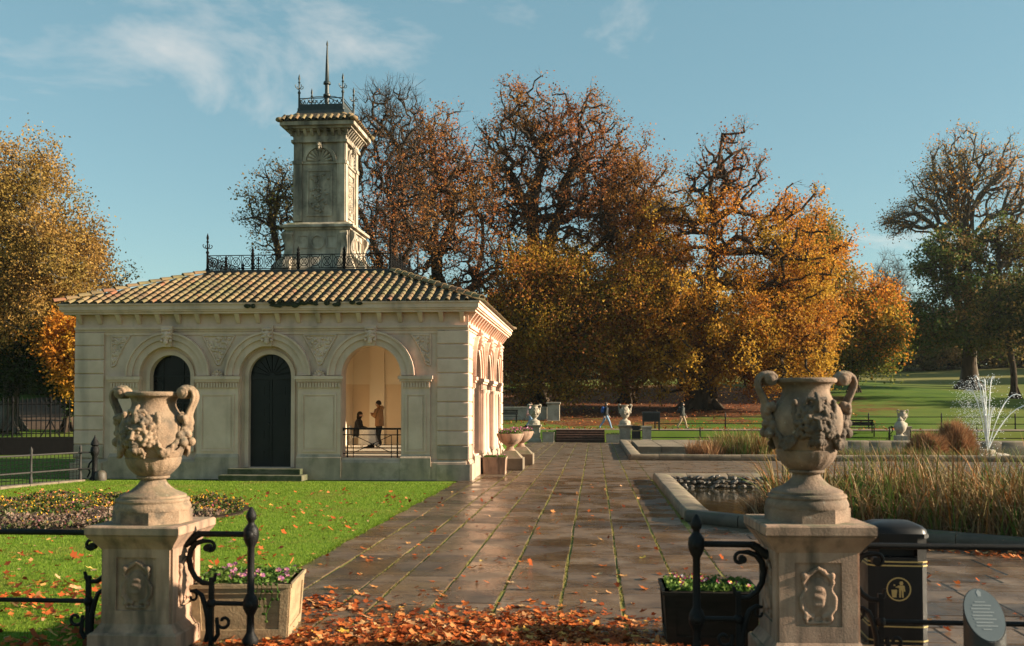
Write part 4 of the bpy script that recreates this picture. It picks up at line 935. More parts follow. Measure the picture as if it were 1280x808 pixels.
        for e in (-1, 1):                                    # garlands between mask and handles
            m = MB(); q = random.Random(31 + e + 5 * sg)
            for k in range(64):
                u = k / 63; a = (-PI / 2 if sg > 0 else PI / 2) + e * (.42 + u * .98); z = .80 - .15 * math.sin(PI * u) + .12 * max(0, u - .6) * 2
                rr = .292 + .018 * q.random() - (.05 * (.70 - z) if z < .7 else 0)
                m.blob((rr * math.cos(a) + q.uniform(-.012, .012), rr * math.sin(a) + q.uniform(-.012, .012), z + q.uniform(-.04, .04)), (q.uniform(.012, .022), q.uniform(.012, .022), q.uniform(.022, .045)), 7, 6, rot=(q.uniform(-1.2, 1.2), 'XY'[k % 2]))
            for k in range(10):
                a = (-PI / 2 if sg > 0 else PI / 2) + e * (.62 + .03 * q.uniform(-1, 1)); m.blob((.283 * math.cos(a), .283 * math.sin(a), .84 + .018 * k), q.uniform(.018, .03), 7, 6)
            link('garland', sculpt(m, 'garland', .009, 1), 'sandstone', t, smooth=180)
        m = MB(); q = random.Random(2)
        for k in range(12): m.blob((q.uniform(-.06, .06), -sg * (.262 + q.uniform(0, .01)), .635 + q.uniform(-.03, .03)), q.uniform(.012, .022), 6, 5)
        m.build('bow', 'sandstone', t, smooth=60)
    return t

def make_pedestal(mat='pedestal_stone'):
    t = thing('pedestal', 'p', 'pedestal')
    MB().bbox(-.41, .41, -.41, .41, 0, .16, .015).build('base', mat, t); MB().frustum(-.38, .38, -.38, .38, .16, -.33, .33, -.33, .33, .23).build('base', mat, t)
    h = .31
    MB().box(-h, h, -h, h, .23, .86).build('shaft', mat, t)
    for k in range(4):
        ca, sa = math.cos(k * PI / 2), math.sin(k * PI / 2)
        F = lambda s, n, z: (s * ca + n * sa, s * sa - n * ca, z)
        for bx in ((-.31, .31, .79, .86), (-.31, .31, .23, .34), (-.31, -.185, .34, .79), (.185, .31, .34, .79)): MB(F).box(bx[0], bx[1], h, h + .022, bx[2], bx[3]).build('frame', mat, t)
        m = MB(F); q = random.Random(1)
        m.blob((0, h - .005, .545), (.115, .034, .14), 16, 10)
        for e in (-1, 1):
            m.tube([(e * x, h + .01, z) for x, z in ((.03, .72), (.08, .70), (.12, .65), (.10, .60), (.135, .54), (.13, .47), (.09, .42), (.03, .40))], [.014, .02, .02, .016, .022, .022, .018, .012], 7)
            m.blob((e * .11, h + .01, .695), .03, 7, 6); m.blob((e * .10, h + .008, .40), .024, 7, 6)
        for e in range(5): m.blob((-.05 + .025 * e, h + .012, .725 + .012 * (2 - abs(e - 2))), .02, 7, 6)
        m.tube([(.035, h + .028, .60), (-.03, h + .03, .60), (-.04, h + .03, .56), (.03, h + .03, .54), (.035, h + .028, .50), (-.035, h + .026, .49)], .010, 6); m.tube([(-.1, h + .008, .365), (.1, h + .008, .365)], .014, 6)
        link('cartouche', sculpt(m, 'cartouche', .010, 2), mat, t, smooth=180)
    MB().frustum(-.332, .332, -.332, .332, .86, -.36, .36, -.36, .36, .90).build('cornice', mat, t)
    MB().frustum(-.36, .36, -.36, .36, .90, -.43, .43, -.43, .43, .98).build('cornice', mat, t)
    MB().bbox(-.435, .435, -.435, .435, .981, 1.06, .012).build('top_slab', mat, t)
    return t
urn0 = make_urn(); ped0 = make_pedestal()
PL, PR_ = (-4.12, 9.02), (1.80, 8.72)
place(ped0, (*PL, 0), 0, 'buff stone pedestal with a cartouche at the lawn corner, beside the flower planter'); ped0.scale = (1, 1, 1.06)
place(urn0, (*PL, 1.06 * 1.06), R(-4), 'pale sandstone urn with mask and scroll handles before the lawn')
pd = copy_tree(ped0); place(pd, (*PR_, 0), R(3), 'buff stone pedestal with a cartouche in front of the black litter bin', scale=(1.03, 1.03, 1.16))
un = copy_tree(urn0); place(un, (*PR_, 1.06 * 1.16), R(5), 'darkly stained sandstone urn with mask and scroll handles before the reeds')
for ch in un.children: ch.data = ch.data.copy(); ch.data.materials.clear(); ch.data.materials.append(MT['sandstone_black' if ch.name.split('.')[0] in ('mask', 'garland') else 'sandstone_dark'])
# far urns in grey stone
gu = copy_tree(urn0); gp = copy_tree(ped0)
for tr in (gu, gp):
    for ch in tr.children: ch.data = ch.data.copy(); ch.data.materials.clear(); ch.data.materials.append(MT['grey_stone'])
gp.scale = (1, 1, 1); place(gp, (-3.72, 61.0, 0), 0, 'grey stone pedestal by the far steps, nearest the pavilion'); place(gu, (-3.72, 61.0, 1.06), R(12), 'grey stone urn by the far steps, nearest the pavilion')
for (x, y, sc, la, lb) in ((1.80, 61.0, 1.0, 'grey stone pedestal between the far steps and the notice board', 'grey stone urn between the far steps and the notice board'),
                           (18.1, 60.6, .95, 'grey stone pedestal beside the far park bench', 'grey stone urn beside the far park bench')):
    a = copy_tree(gp); place(a, (x, y, 0), 0, la, scale=sc); b = copy_tree(gu); place(b, (x, y, 1.06 * sc), R(-6), lb, scale=sc * (1 if x < 10 else .82))

# ------------------------------------------------------------ iron railings at the entrance
def scroll(cx, cz, r0, r1, a0, a1, n=16):
    return [(cx + (r0 + (r1 - r0) * k / n) * math.cos(a0 + (a1 - a0) * k / n), cz + (r0 + (r1 - r0) * k / n) * math.sin(a0 + (a1 - a0) * k / n)) for k in range(n + 1)]
def railing_post(parent, x, y):
    MB().lathe([(.05, 0), (.07, .02), (.075, .06), (.05, .1), (.036, .13), (.034, .28), (.05, .31), (.066, .345), (.07, .385), (.066, .42), (.05, .455), (.034, .48), (.032, .90), (.048, .93), (.066, .97), (.072, 1.02), (.066, 1.07), (.045, 1.10), (.03, 1.12), (.03, 1.14), (.045, 1.16), (.05, 1.19), (.04, 1.22), (.015, 1.265), (.004, 1.275)], 16, (x, y, 0)).build('post', 'iron', parent, smooth=45)
    for z in (.385, 1.02):
        for yy in (-1, 1):
            o = MB().lathe([(.0, 0), (.042, 0), (.036, .012), (.016, .022), (.0, .022)], 12).build('boss', 'iron', parent, smooth=45, loc=(x, y + yy * .062, z)); o.rotation_euler = (-yy * PI / 2, 0, 0)
def bracket(parent, x0, y, d, post_side):
    """scrolled bracket beside a pedestal face at x0, growing in direction d"""
    X = lambda u: x0 + d * u
    C = [(X(u), y, z) for u, z in [(.30, .965), (.315, .99), (.28, .985)] + [(.265, .955), (.25, .93), (.215, .925), (.205, .95), (.225, .985)][::-1]]
    pts = scroll(.235, .90, .03, .055, -2.6, 1.8, 12) + [(.17, .955), (.10, .93), (.055, .87), (.04, .79), (.055, .70), (.10, .62), (.17, .57), (.235, .565), (.28, .60), (.295, .66)]
    MB().tube([(X(u), y, z) for u, z in pts], [.016] * 13 + [.022, .026, .028, .028, .027, .026, .024, .022, .020, .014], 8).build('scroll', 'iron', parent, smooth=60)
    MB().tube([(X(.235 + .03 * math.cos(2.2)), y - .035, .895), (X(.235 + .03 * math.cos(2.2)), y + .035, .895)], .034, 10).build('scroll_eye', 'iron', parent, smooth=40)
    pts = scroll(.085, .43, .012, .05, 4.0, .2, 12) + [(.15, .46), (.135, .52), (.17, .55)]
    MB().tube([(X(u), y, z) for u, z in scroll(.075, .44, .014, .055, -3.4, 2.0, 12) + [(.105, .50), (.16, .46), (.195, .37), (.22, .25), (.225, .12), (.20, .03)]], [.013] * 13 + [.018, .023, .026, .026, .024, .022], 8).build('scroll', 'iron', parent, smooth=60)
    MB().box(min(X(.235), X(.275)), max(X(.235), X(.275)), y - .02, y + .02, .0, .62).build('upright', 'iron', parent)
    MB().blob((X(.255), y, .385), (.045, .045, .045), 10, 8).build('knuckle', 'iron', parent, smooth=60)
    MB().tube([(X(u), y, z) for u, z in scroll(.375, .22, .02, .075, 3.0, -3.6, 16) + [(.32, .10), (.28, .04)]], [.016] * 17 + [.022, .022], 8).build('scroll', 'iron', parent, smooth=60)
    MB().tube([(X(.0), y, .93), (X(.05), y, .955), (X(.10), y, 1.0), (X(.14), y, 1.02)], [.045, .04, .036, .034], 10).build('rail_socket', 'iron', parent, smooth=60)
def railing(label, ped, d, post_x=None, end_x=None):
    face = ped[0] + d * .335; t = thing('iron_railing', label, 'railing', (0, 0, 0), group=None)
    y = ped[1] - .05
    bracket(t, face, y, d, True)
    xe = post_x if post_x is not None else end_x
    MB().tube([(face + d * .12, y, 1.02), (xe, y, 1.02)], .027, 12).build('rail', 'iron', t, smooth=60)
    MB().tube([(face + d * .255, y, .385), (xe, y, .385)], .022, 12).build('rail', 'iron', t, smooth=60)
    if post_x is not None: railing_post(t, post_x, y)
    else:
        x = face + d * 2.6
        while abs(x) < abs(end_x): railing_post(t, x, y); x += d * 2.6
    return t
railing('short black iron railing with a finial post in front of the planter of pink pansies', PL, 1, post_x=-3.16)
railing('black iron railing running from the lawn pedestal away across the grass edge', PL, -1, end_x=-8)
railing('short black iron railing with a finial post in front of the dark planter', PR_, -1, post_x=.86)
railing('black iron railing running in front of the litter bin and past the information post', PR_, 1, end_x=8)

# ------------------------------------------------------------ litter bin
bn = thing('litter_bin', 'black litter bin with gold bands and emblem behind the iron railing', 'litter bin', (2.80, 9.75, 0), R(-3))
hw, hd = .262, .24
def rrect(hw, hd, c): return [(hw - c, -hd), (hw, -hd + c), (hw, hd - c), (hw - c, hd), (-hw + c, hd), (-hw, hd - c), (-hw, -hd + c), (-hw + c, -hd)]
MB().prism(rrect(hw, hd, .05), .0, .74).build('body', 'bin_black', bn)
m = MB()
for bx in ((-hw, -.17, .74, .98), (.17, hw, .74, .98)): m.prism([(bx[0], -hd + .05 if bx[0] < 0 else -hd), (bx[1], -hd if bx[0] < 0 else -hd + .05), (bx[1], hd), (bx[0], hd)], .741, .98)
m.box(-.17, .17, -hd, hd, .741, .80); m.box(-.17, .17, -hd, hd, .90, .98); m.box(-.17, .17, -hd + .12, hd, .80, .90); m.build('hood', 'bin_black', bn)
MB().prism(rrect(hw + .015, hd + .015, .05), .981, 1.02).build('lid', 'bin_black', bn)
m = MB(); prev = rrect(hw + .01, hd + .01, .06); vs = []; fs = []
levels = [(1.0, 1.02), (.97, 1.055), (.86, 1.085), (.62, 1.11), (.3, 1.12)]
for sc, z in levels: vs += [(x * sc, y * sc, z) for x, y in prev]
for i in range(4):
    for k in range(8): fs.append((i * 8 + k, i * 8 + (k + 1) % 8, (i + 1) * 8 + (k + 1) % 8, (i + 1) * 8 + k))
fs.append(tuple(range(32, 40))); MB().add(vs, fs).build('lid', 'bin_black', bn, smooth=60)
for z in (.72, .755, .16, .195, .03): MB().prism(rrect(hw + .006, hd + .006, .052), z, z + .012).build('gold_band', 'gold_paint', bn)
F = lambda s, n, z: (s, -hd - n, z)
MB(F).ring(0, .51, .098, .110, .001, .004, 32, 0, 2 * PI).build('emblem', 'gold_paint', bn)
def flat(poly): return MB(lambda x, z, n: (x, -hd - .001 - n * .003, .51 + z)).prism(poly, 0, 1)
em = [[(.012, .072), (.034, .072), (.040, .055), (.034, .038), (.012, .038), (.006, .055)], [(-.004, .034), (.05, .034), (.058, -.02), (.046, -.02), (.042, .012), (.042, -.075), (.028, -.075), (.026, -.01), (.02, -.01), (.018, -.075), (.004, -.075), (.004, .012), (-.024, .026), (-.03, .016)],
      [(-.066, -.005), (-.014, -.005), (-.022, -.075), (-.058, -.075)], [(-.045, .045), (-.032, .045), (-.032, .030), (-.045, .030)]]
for p in em: flat(p).build('emblem', 'gold_paint', bn)

# ------------------------------------------------------------ information post (slanted top)
ip = thing('information_post', 'short black round post with a slanted grey oval plate by the railing', 'information post', (3.04, 8.15, 0))
n = 36; rr = .152; zt = lambda y: .56 + y * 1.2
vs = [(rr * math.cos(2 * PI * k / n), rr * math.sin(2 * PI * k / n), 0) for k in range(n)] + [(rr * math.cos(2 * PI * k / n), rr * math.sin(2 * PI * k / n), zt(rr * math.sin(2 * PI * k / n))) for k in range(n)]
MB().add(vs, [tuple(range(n - 1, -1, -1)), tuple(range(n, 2 * n))] + [(k, (k + 1) % n, n + (k + 1) % n, n + k) for k in range(n)]).build('body', 'board_black', ip, smooth=40)
pl = [(.96 * rr * math.cos(2 * PI * k / n), .96 * rr * math.sin(2 * PI * k / n)) for k in range(n)]
FP = lambda x, y, n_: (x, y - .6 * n_, zt(y) + n_)
ob = MB(lambda x, y, z: FP(x, y, z)).prism(pl, .001, .006).build('plate', 'plate_grey', ip)
q = random.Random(3)
MB(FP).prism([(-.012, .10), (.012, .10), (.018, .125), (.0, .14), (-.018, .125)], .0065, .0075).build('crest', 'plate_mark', ob)
for k in range(9): w_ = (.05, .075, .09, .085, .095, .09, .08, .085, .04)[k]; MB(FP).box(-w_, w_ * (.9 if k % 2 else .6), .065 - k * .019, .0715 - k * .019, .0065, .0075).build('text_line', 'plate_mark', ob)

# ------------------------------------------------------------ planters
def planter(name, label, loc, rz, w, d, h, mat, flower, label2, seed, tr=.03, spread=1.0):
    t = thing(name, label, 'planter', loc, rz); a, b = w / 2, d / 2; s = .93
    m = MB(); MBs = []
    for k, (hx, hy) in enumerate(((a, b), (b, a), (a, b), (b, a))):
        ca, sa = math.cos(k * PI / 2), math.sin(k * PI / 2)
        F = lambda u, n_, z: ((u * (s + (1 - s) * z / h)) * ca + (hy * (s + (1 - s) * z / h) + n_) * sa, (u * (s + (1 - s) * z / h)) * sa - (hy * (s + (1 - s) * z / h) + n_) * ca, z)
        MB(F).box(-hx, hx, -.04, .0, .0, h).build('side', mat, t)
        for bx in ((-hx, hx, h - .09, h - .035), (-hx, hx, .0, .09), (-hx, -hx + .08, .09, h - .09), (hx - .08, hx, .09, h - .09)): MB(F).box(bx[0], bx[1], .0, .014, bx[2], bx[3]).build('frame', mat, t)
        MB(F).box(-hx - .012, hx + .012, -.06, .028, h - .035, h).build('rim', mat, t)
    MB().box(-a + .03, a - .03, -b + .03, b - .03, .02, h - .05).build('soil', 'soil', t)
    p = thing('pansy_plants', label2, 'flowers', (loc[0], loc[1], loc[2] + h - .05), rz); r = np.random.default_rng(seed)
    def quads(nq, s0, s1, z0, z1):
        c = np.stack([r.uniform(-a * .95 * spread, a * .95 * spread, nq), r.uniform(-b * .9, b * .9, nq), r.uniform(z0, z1, nq)], -1)
        u = r.normal(size=(nq, 3)); u /= np.linalg.norm(u, axis=1)[:, None]; v = np.cross(u, r.normal(size=(nq, 3))); v /= np.linalg.norm(v, axis=1)[:, None]
        sz = r.uniform(s0, s1, nq)[:, None]; return np.stack([c - u * sz, c - v * sz * .6, c + u * sz, c + v * sz * .6], 1)
    k = w * d / .5
    V = quads(int(1500 * k), .012, .028, .0, .10); link('foliage', np_mesh('foliage', V, np.arange(len(V) * 4).reshape(-1, 4)), 'pansy_leaf', p)
    for i in range(int(18 * k)):
        c = Vector((r.uniform(-a * .9, a * .9), r.uniform(-b * .9, b * .9), r.uniform(.08, .13))); rad = r.uniform(.022, .034); m = MB(); az = r.uniform(0, 6.28)
        tl = Vector((r.normal(0, .5), -.6 + r.normal(0, .4), 1)).normalized(); e1 = tl.orthogonal().normalized(); e2 = tl.cross(e1)
        for j in range(5):
            an = az + j * 2 * PI / 5; dr_ = e1 * math.cos(an) + e2 * math.sin(an); pr_ = e2 * math.cos(an) - e1 * math.sin(an)
            m.add([tuple(c), tuple(c + dr_ * rad * .7 + pr_ * rad * .55 + tl * .006), tuple(c + dr_ * rad * 1.1), tuple(c + dr_ * rad * .7 - pr_ * rad * .55 + tl * .006)], [(0, 1, 2, 3)])
        m.build('flower', flower, p)
    return t, p
planter('planter', 'square buff planter with pink pansies beside the lawn pedestal', (-3.40, 9.62, 0), R(8), .92, .86, .52, 'wood_planter', 'pansy_pink', 'pink and purple pansies in the sunlit buff planter', 3)
planter('planter', 'dark shaded planter with yellow pansies beside the stained urn', (1.06, 9.62, 0), R(0), .84, .70, .50, 'wood_dark', 'pansy_mixed', 'yellow and crimson pansies in the dark planter', 4)
planter('planter', 'small buff planter against the sunlit side of the pavilion', (-3.26, 32.35, 0), R(0), .72, .6, .55, 'pedestal_stone', 'pansy_pink', 'low green plants in the planter beside the pavilion', 5)
planter('planter', 'grey planter beside the far steps below the pavilion side urn', (-2.85, 60.7, 0), 0, .7, .6, .62, 'grey_stone', 'pansy_mixed', 'plants in the far grey planter on the pavilion side', 6)
planter('planter', 'grey planter beside the far steps below the notice board side urn', (1.05, 60.5, 0), 0, .8, .6, .50, 'grey_stone', 'pansy_mixed', 'plants in the far grey planter on the notice board side', 7)
# trailing ivy of the near planter
m = MB(); q = random.Random(6)
for k in range(5):
    x = -3.16 + .05 * k; p = [(x + q.uniform(-.02, .02) - .01 * j, 9.13 + .004 * j - .002 * k, .54 - .07 * j) for j in range(3 + k % 4)]; m.tube(p, .004, 4)
    for (a, b, c) in p: m.blob((a + q.uniform(-.02, .02), b - .015, c), (.018, .006, .014), 6, 4)
iv = m.build('trailing_ivy', 'pansy_leaf'); tag(iv, 'thin trailing ivy hanging down the front of the buff planter', 'ivy')

# stone vases beside the pavilion
vs0 = thing('stone_vase', 'wide stone flower vase on a square base near the pavilion corner', 'vase', (-2.95, 34.5, 0))
MB().bbox(-.47, .47, -.47, .47, 0, .42, .02).build('base', 'coping', vs0); MB().frustum(-.42, .42, -.42, .42, .42, -.2, .2, -.2, .2, .66).build('base', 'coping', vs0)
MB().lathe([(.2, .66), (.14, .72), (.12, .80), (.17, .84), (.26, .90), (.38, 1.0), (.44, 1.12), (.47, 1.20), (.47, 1.25), (.41, 1.25), (.40, 1.18), (.0, 1.17)], 32).build('bowl', 'pedestal_stone', vs0, smooth=40)
def vase_plants(loc, label, seed):
    p = thing('vase_plants', label, 'flowers', loc); r = np.random.default_rng(seed); nq = 700; rad = .42 * np.sqrt(r.random(nq)); an = r.random(nq) * 2 * PI
    c = np.stack([rad * np.cos(an), rad * np.sin(an), r.uniform(.0, .16, nq)], -1); u = r.normal(size=(nq, 3)); u /= np.linalg.norm(u, axis=1)[:, None]; v = np.cross(u, r.normal(size=(nq, 3))); v /= np.linalg.norm(v, axis=1)[:, None]; sz = .04
    V = np.stack([c - u * sz, c - v * sz * .6, c + u * sz, c + v * sz * .6], 1)
    link('foliage', np_mesh('foliage', V[:560], np.arange(560 * 4).reshape(-1, 4)), 'pansy_leaf', p); V2 = V[560:] + np.array([0, 0, .05]); link('flowers', np_mesh('flowers', V2, np.arange(140 * 4).reshape(-1, 4)), 'pansy_pink', p)
vs1 = copy_tree(vs0); place(vs1, (-2.80, 37.6, 0), 0, 'wide stone flower vase on a square base farther along the pavilion side')
vase_plants((-2.95, 34.5, 1.2), 'pink flowers filling the vase near the pavilion corner', 1); vase_plants((-2.80, 37.6, 1.2), 'pink flowers filling the vase farther along the pavilion', 2)

# ------------------------------------------------------------ far steps, walls, railings, furniture
st = thing('brick_steps', 'five dark brick steps leading up to the far path', 'steps', (-.93, 61, 0))
for k in range(5):
    y0 = 60.95 + k * .38; z1 = .14 * (k + 1)
    MB().bbox(-1.5, 1.5, y0 - 61, y0 + .40 - 61 + (.6 if k == 4 else 0), .0 + .14 * k, z1, .012).build('step', 'brick', st)
    MB().box(-1.5, 1.5, y0 + .003 - 61, y0 + .4 - 61, -.3, .14 * k - .001).build('step_core', 'brick', st) if k else None
    MB().bbox(-1.53, 1.53, y0 - .03 - 61, y0 + .12 - 61, z1 - .002, z1 + .03, .008).build('nosing', 'brick_top', st)
def far_wall(name, label, x0, x1, y, z0, z1, th=.4):
    t = thing(name, label, 'wall', ((x0 + x1) / 2, y, z0)); w = (x1 - x0) / 2; n = int(2 * w / 1.6); h = z1 - z0
    for k in range(n):
        a = -w + 2 * w * k / n; b = -w + 2 * w * (k + 1) / n
        MB().bbox(a + .004, b - .004, -th / 2, th / 2, -.4, h - .14, .01).build('wall_block', 'grey_stone', t); MB().bbox(a + .004, b - .004, -th / 2 - .06, th / 2 + .06, h - .14, h, .02).build('coping_stone', 'grey_stone', t)
    return t
far_wall('stone_wall', 'low pale stone wall under the trees beyond the far steps', -12.5, -3.6, 74.6, .9, 2.15)
pp = thing('stone_pillar', 'square pale stone pillar at the end of the low wall', 'pillar', (-3.1, 74.2, .9))
MB().bbox(-.5, .5, -.4, .4, -.4, .25, .02).build('base', 'grey_stone', pp); MB().box(-.45, .45, -.36, .36, .25, 1.42).build('shaft', 'grey_stone', pp); MB().bbox(-.52, .52, -.43, .43, 1.421, 1.6, .03).build('cap', 'grey_stone', pp)
# kerb at the foot of the bank, both sides of the steps
for (a, b, la) in ((-16.0, -4.2, 'low stone edging at the foot of the grass bank on the pavilion side'), (2.3, 34, 'low stone edging at the foot of the grass bank by the fountain')):
    t = thing('stone_edging', la, 'edging', (0, 60.85, 0)); x = a
    while x < b - .1:
        e = min(x + 1.3, b); MB().bbox(x + .004, e - .004, -.12, .12, -.2, .12, .012).build('edging_stone', 'coping', t); x = e
# far railing
def far_rail(label, x0, x1, y, z, step=3.4, h=.78):
    t = thing('iron_railing', label, 'railing', (0, 0, 0))
    for zz in (h * .38, h * .92): MB().tube([(x0, y, z + zz), (x1, y, z + zz)], .03, 6).build('rail', 'iron', t)
    n = max(1, round((x1 - x0) / step))
    for k in range(n + 1):
        x = x0 + (x1 - x0) * k / n; MB().lathe([(.06, 0), (.06, .06), (.04, .1), (.04, h * .3), (.065, h * .38), (.04, h * .46), (.04, h * .84), (.07, h * .93), (.04, h * 1.02), (.05, h * 1.1), (.005, h * 1.28)], 10, (x, y, z)).build('post', 'iron', t, smooth=50)
    return t
far_rail('far black iron railing along the bank between notice board and bench', 2.6, 17.5, 61.15, .0)
far_rail('far black iron railing along the bank behind the fountain', 18.7, 34, 61.15, .0)
far_rail('far black iron railing beside the far steps on the pavilion side', -15, -4.3, 61.15, .0)
for (x, y, d, la) in ((-4.15, 61.0, -1, 'black scrolled iron bracket beside the pavilion side urn'), (2.25, 61.0, 1, 'black scrolled iron bracket beside the urn by the notice board'), (17.55, 60.6, -1, 'black scrolled iron bracket by the bench side urn')):
    t = thing('scroll_bracket', la, 'bracket', (0, 0, 0)); bracket(t, x, y, d, True)
far_rail('thin rail along the edge of the upper path below the autumn trees', 4, 60, 67.6, .70, 4.5, .85)
# notice board
nb_ = thing('notice_board', 'black notice board on two legs on the far bank', 'notice board', (3.55, 64.1, float(height(3.55, 64.1))))
MB().box(-.56, .56, -.06, .06, .52, 1.12).build('panel', 'board_black', nb_); MB().box(-.5, .5, -.075, -.062, .58, 1.06).build('notice_panel', 'bin_black', nb_)
MB().frustum(-.60, .60, -.10, .10, 1.121, -.56, .56, -.04, .04, 1.17).build('cap', 'board_black', nb_)
for x in (-.5, .5): MB().box(x - .05, x + .05, -.05, .05, -.1, .52).build('leg', 'board_black', nb_)
# far bin and box
fbn = thing('litter_bin', 'small far black litter bin beside the urn near the notice board', 'litter bin', (2.45, 60.55, 0))
MB().prism(rrect(.26, .24, .05), 0, .78).build('body', 'bin_black', fbn); MB().prism(rrect(.28, .26, .05), .82, 1.02).build('hood', 'bin_black', fbn); MB().prism(rrect(.2, .18, .05), .78, .82).build('neck', 'bin_black', fbn)
for z in (.70, .2): MB().prism(rrect(.266, .246, .052), z, z + .03).build('gold_band', 'gold_paint', fbn)
sb = thing('stone_block', 'square pale stone block standing beside the far black bin', 'stone block', (3.08, 60.5, 0))
MB().bbox(-.30, .30, -.28, .28, 0, .2, .015).build('base', 'grey_stone', sb); MB().box(-.26, .26, -.24, .24, .2, .86).build('shaft', 'grey_stone', sb); MB().bbox(-.31, .31, -.29, .29, .861, 1.0, .015).build('cap', 'grey_stone', sb)
# benches
def bench(loc, rz, label):
    t = thing('park_bench', label, 'bench', loc, rz)
    for k in range(4): MB().bbox(-.95, .95, -.24 + k * .12, -.14 + k * .12, .42, .46, .006).build('seat_slat', 'wood_dark', t)
    for k in range(3): MB().bbox(-.95, .95, .24 + .03 * k, .27 + .03 * k, .56 + .13 * k, .66 + .13 * k, .006).build('back_slat', 'wood_dark', t)
    for x in (-.85, .85):
        MB().box(x - .03, x + .03, -.24, -.18, -.1, .42).build('leg', 'iron', t); MB().box(x - .03, x + .03, .2, .26, -.1, .9).build('leg', 'iron', t); MB().tube([(x, -.22, .42), (x, -.24, .64), (x, .22, .66)], .025, 6).build('armrest', 'iron', t)
bench((16.0, 62.3, float(height(16.0, 62.3))), 0, 'dark slatted bench on the bank beside the far urn pedestal')
bench((-6.6, 72.6, float(height(-6.6, 72.6))), 0, 'dark slatted bench in front of the low pale wall')

# ------------------------------------------------------------ left fences
mf = thing('mesh_fence', 'low iron mesh fence along the lawn edge beside the flower bed', 'fence', (0, 0, 0))
FA, FB = Vector((-17.6, 19.6, 0)), Vector((-15.05, 28.1, 0)); fd = (FB - FA); fl = fd.length; fd.normalize()
fence_n = 5
for k in range(fence_n + 1):
    p = FA + fd * (fl * k / fence_n); MB().lathe([(.05, 0), (.05, .2), (.035, .25), (.033, .34), (.05, .37), (.033, .40), (.033, .80), (.055, .85), (.033, .90), (.045, .96), (.04, 1.0), (.005, 1.08)], 10, tuple(p)).build('post', 'iron_grey', mf, smooth=50)
for z in (.36, .84): MB().tube([FA + Vector((0, 0, z)), FB + Vector((0, 0, z))], .024, 8).build('rail', 'iron_grey', mf)
for k in range(fence_n):
    A = FA + fd * (fl * k / fence_n); m = MB(); l = fl / fence_n
    nn = 13
    for j in range(1, nn): p = A + fd * (l * j / nn); m.tube([p + Vector((0, 0, .06)), p + Vector((0, 0, .83))], .010, 4)
    for j in range(1, 7): z = .06 + .11 * j; m.tube([A + Vector((0, 0, z)), A + fd * l + Vector((0, 0, z))], .008, 4)
    m.build('mesh_panel', 'iron_matt', mf)
kb = thing('stone_kerb', 'pale stone kerb under the low mesh fence', 'kerb', (0, 0, 0))
for k in range(9):
    A = FA + fd * (fl * k / 9 + .01); B = FA + fd * (fl * (k + 1) / 9 - .01); nn = Vector((-fd.y, fd.x, 0)) * .2
    MB().prism([tuple((A + nn).xy), tuple((A - nn).xy), tuple((B - nn).xy), tuple((B + nn).xy)], -.1, .055).build('kerb_stone', 'coping', kb)
bp = thing('bollard_post', 'black iron end post with a pointed finial at the pavilion corner', 'post', (-14.72, 28.3, 0))
MB().lathe([(.14, 0), (.14, .08), (.09, .14), (.075, .3), (.075, .72), (.11, .78), (.13, .88), (.11, .98), (.07, 1.02), (.12, 1.06), (.11, 1.12), (.03, 1.28), (.005, 1.36)], 14).build('body', 'iron', bp, smooth=45)
MB().tube([(-.32, -.3, .84), (0, 0, .84)], .024, 8).build('rail', 'iron', bp); MB().tube([(-.32, -.3, .36), (0, 0, .36)], .02, 8).build('rail', 'iron', bp)
MB().tube([(-.06, 0, .62), (-.16, 0, .50), (-.20, 0, .36), (-.14, 0, .26), (-.22, 0, .10)], .025, 6).build('scroll', 'iron', bp, smooth=60)
MB().lathe([(.16, 0), (.17, .05), (.16, .22), (.10, .3), (.0, .31)], 12, (.20, -.02, 0)).build('foot_stone', 'coping_shaded', bp, smooth=50)
sf = thing('spear_fence', 'tall black spear topped iron fence on a dark wall behind the mesh fence', 'fence', (0, 0, 0))
SA, SB = Vector((-34, 40.5, 0)), Vector((-19.5, 46, 0)); sdv = SB - SA; sl_ = sdv.length; sdv.normalize()
nrm = Vector((-sdv.y, sdv.x, 0)) * .18
for k in range(6):
    A = SA + sdv * (sl_ * k / 6 + .005); B = SA + sdv * (sl_ * (k + 1) / 6 - .005); MB().prism([tuple((A + nrm).xy), tuple((A - nrm).xy), tuple((B - nrm).xy), tuple((B + nrm).xy)], -.1, .78).build('base_wall', 'iron_matt', sf)
nsp = 78
for k in range(nsp):
    p = SA + sdv * (sl_ * (k + .5) / nsp); big = k % 8 == 0; r_ = .05 if big else .026
    MB().lathe([(r_, .77), (r_, 2.35), (r_ * 1.8, 2.40), (r_ * 1.8, 2.44), (.003, 2.62 if not big else 2.7)], 6, tuple(p)).build('spear', 'iron_matt', sf)
    if big:
        for sg in (-1, 1): MB().tube([p + sdv * (sg * .42) + Vector((0, 0, .78)), p + sdv * (sg * .25) + Vector((0, 0, 1.05)), p + sdv * (sg * .1) + Vector((0, 0, 1.35)), p + Vector((0, 0, 1.6))], .028, 6).build('stay', 'iron_matt', sf, smooth=60)
for z in (.95, 2.28): MB().tube([SA + Vector((0, 0, z)), SB + Vector((0, 0, z))], .025, 6).build('rail', 'iron_matt', sf)

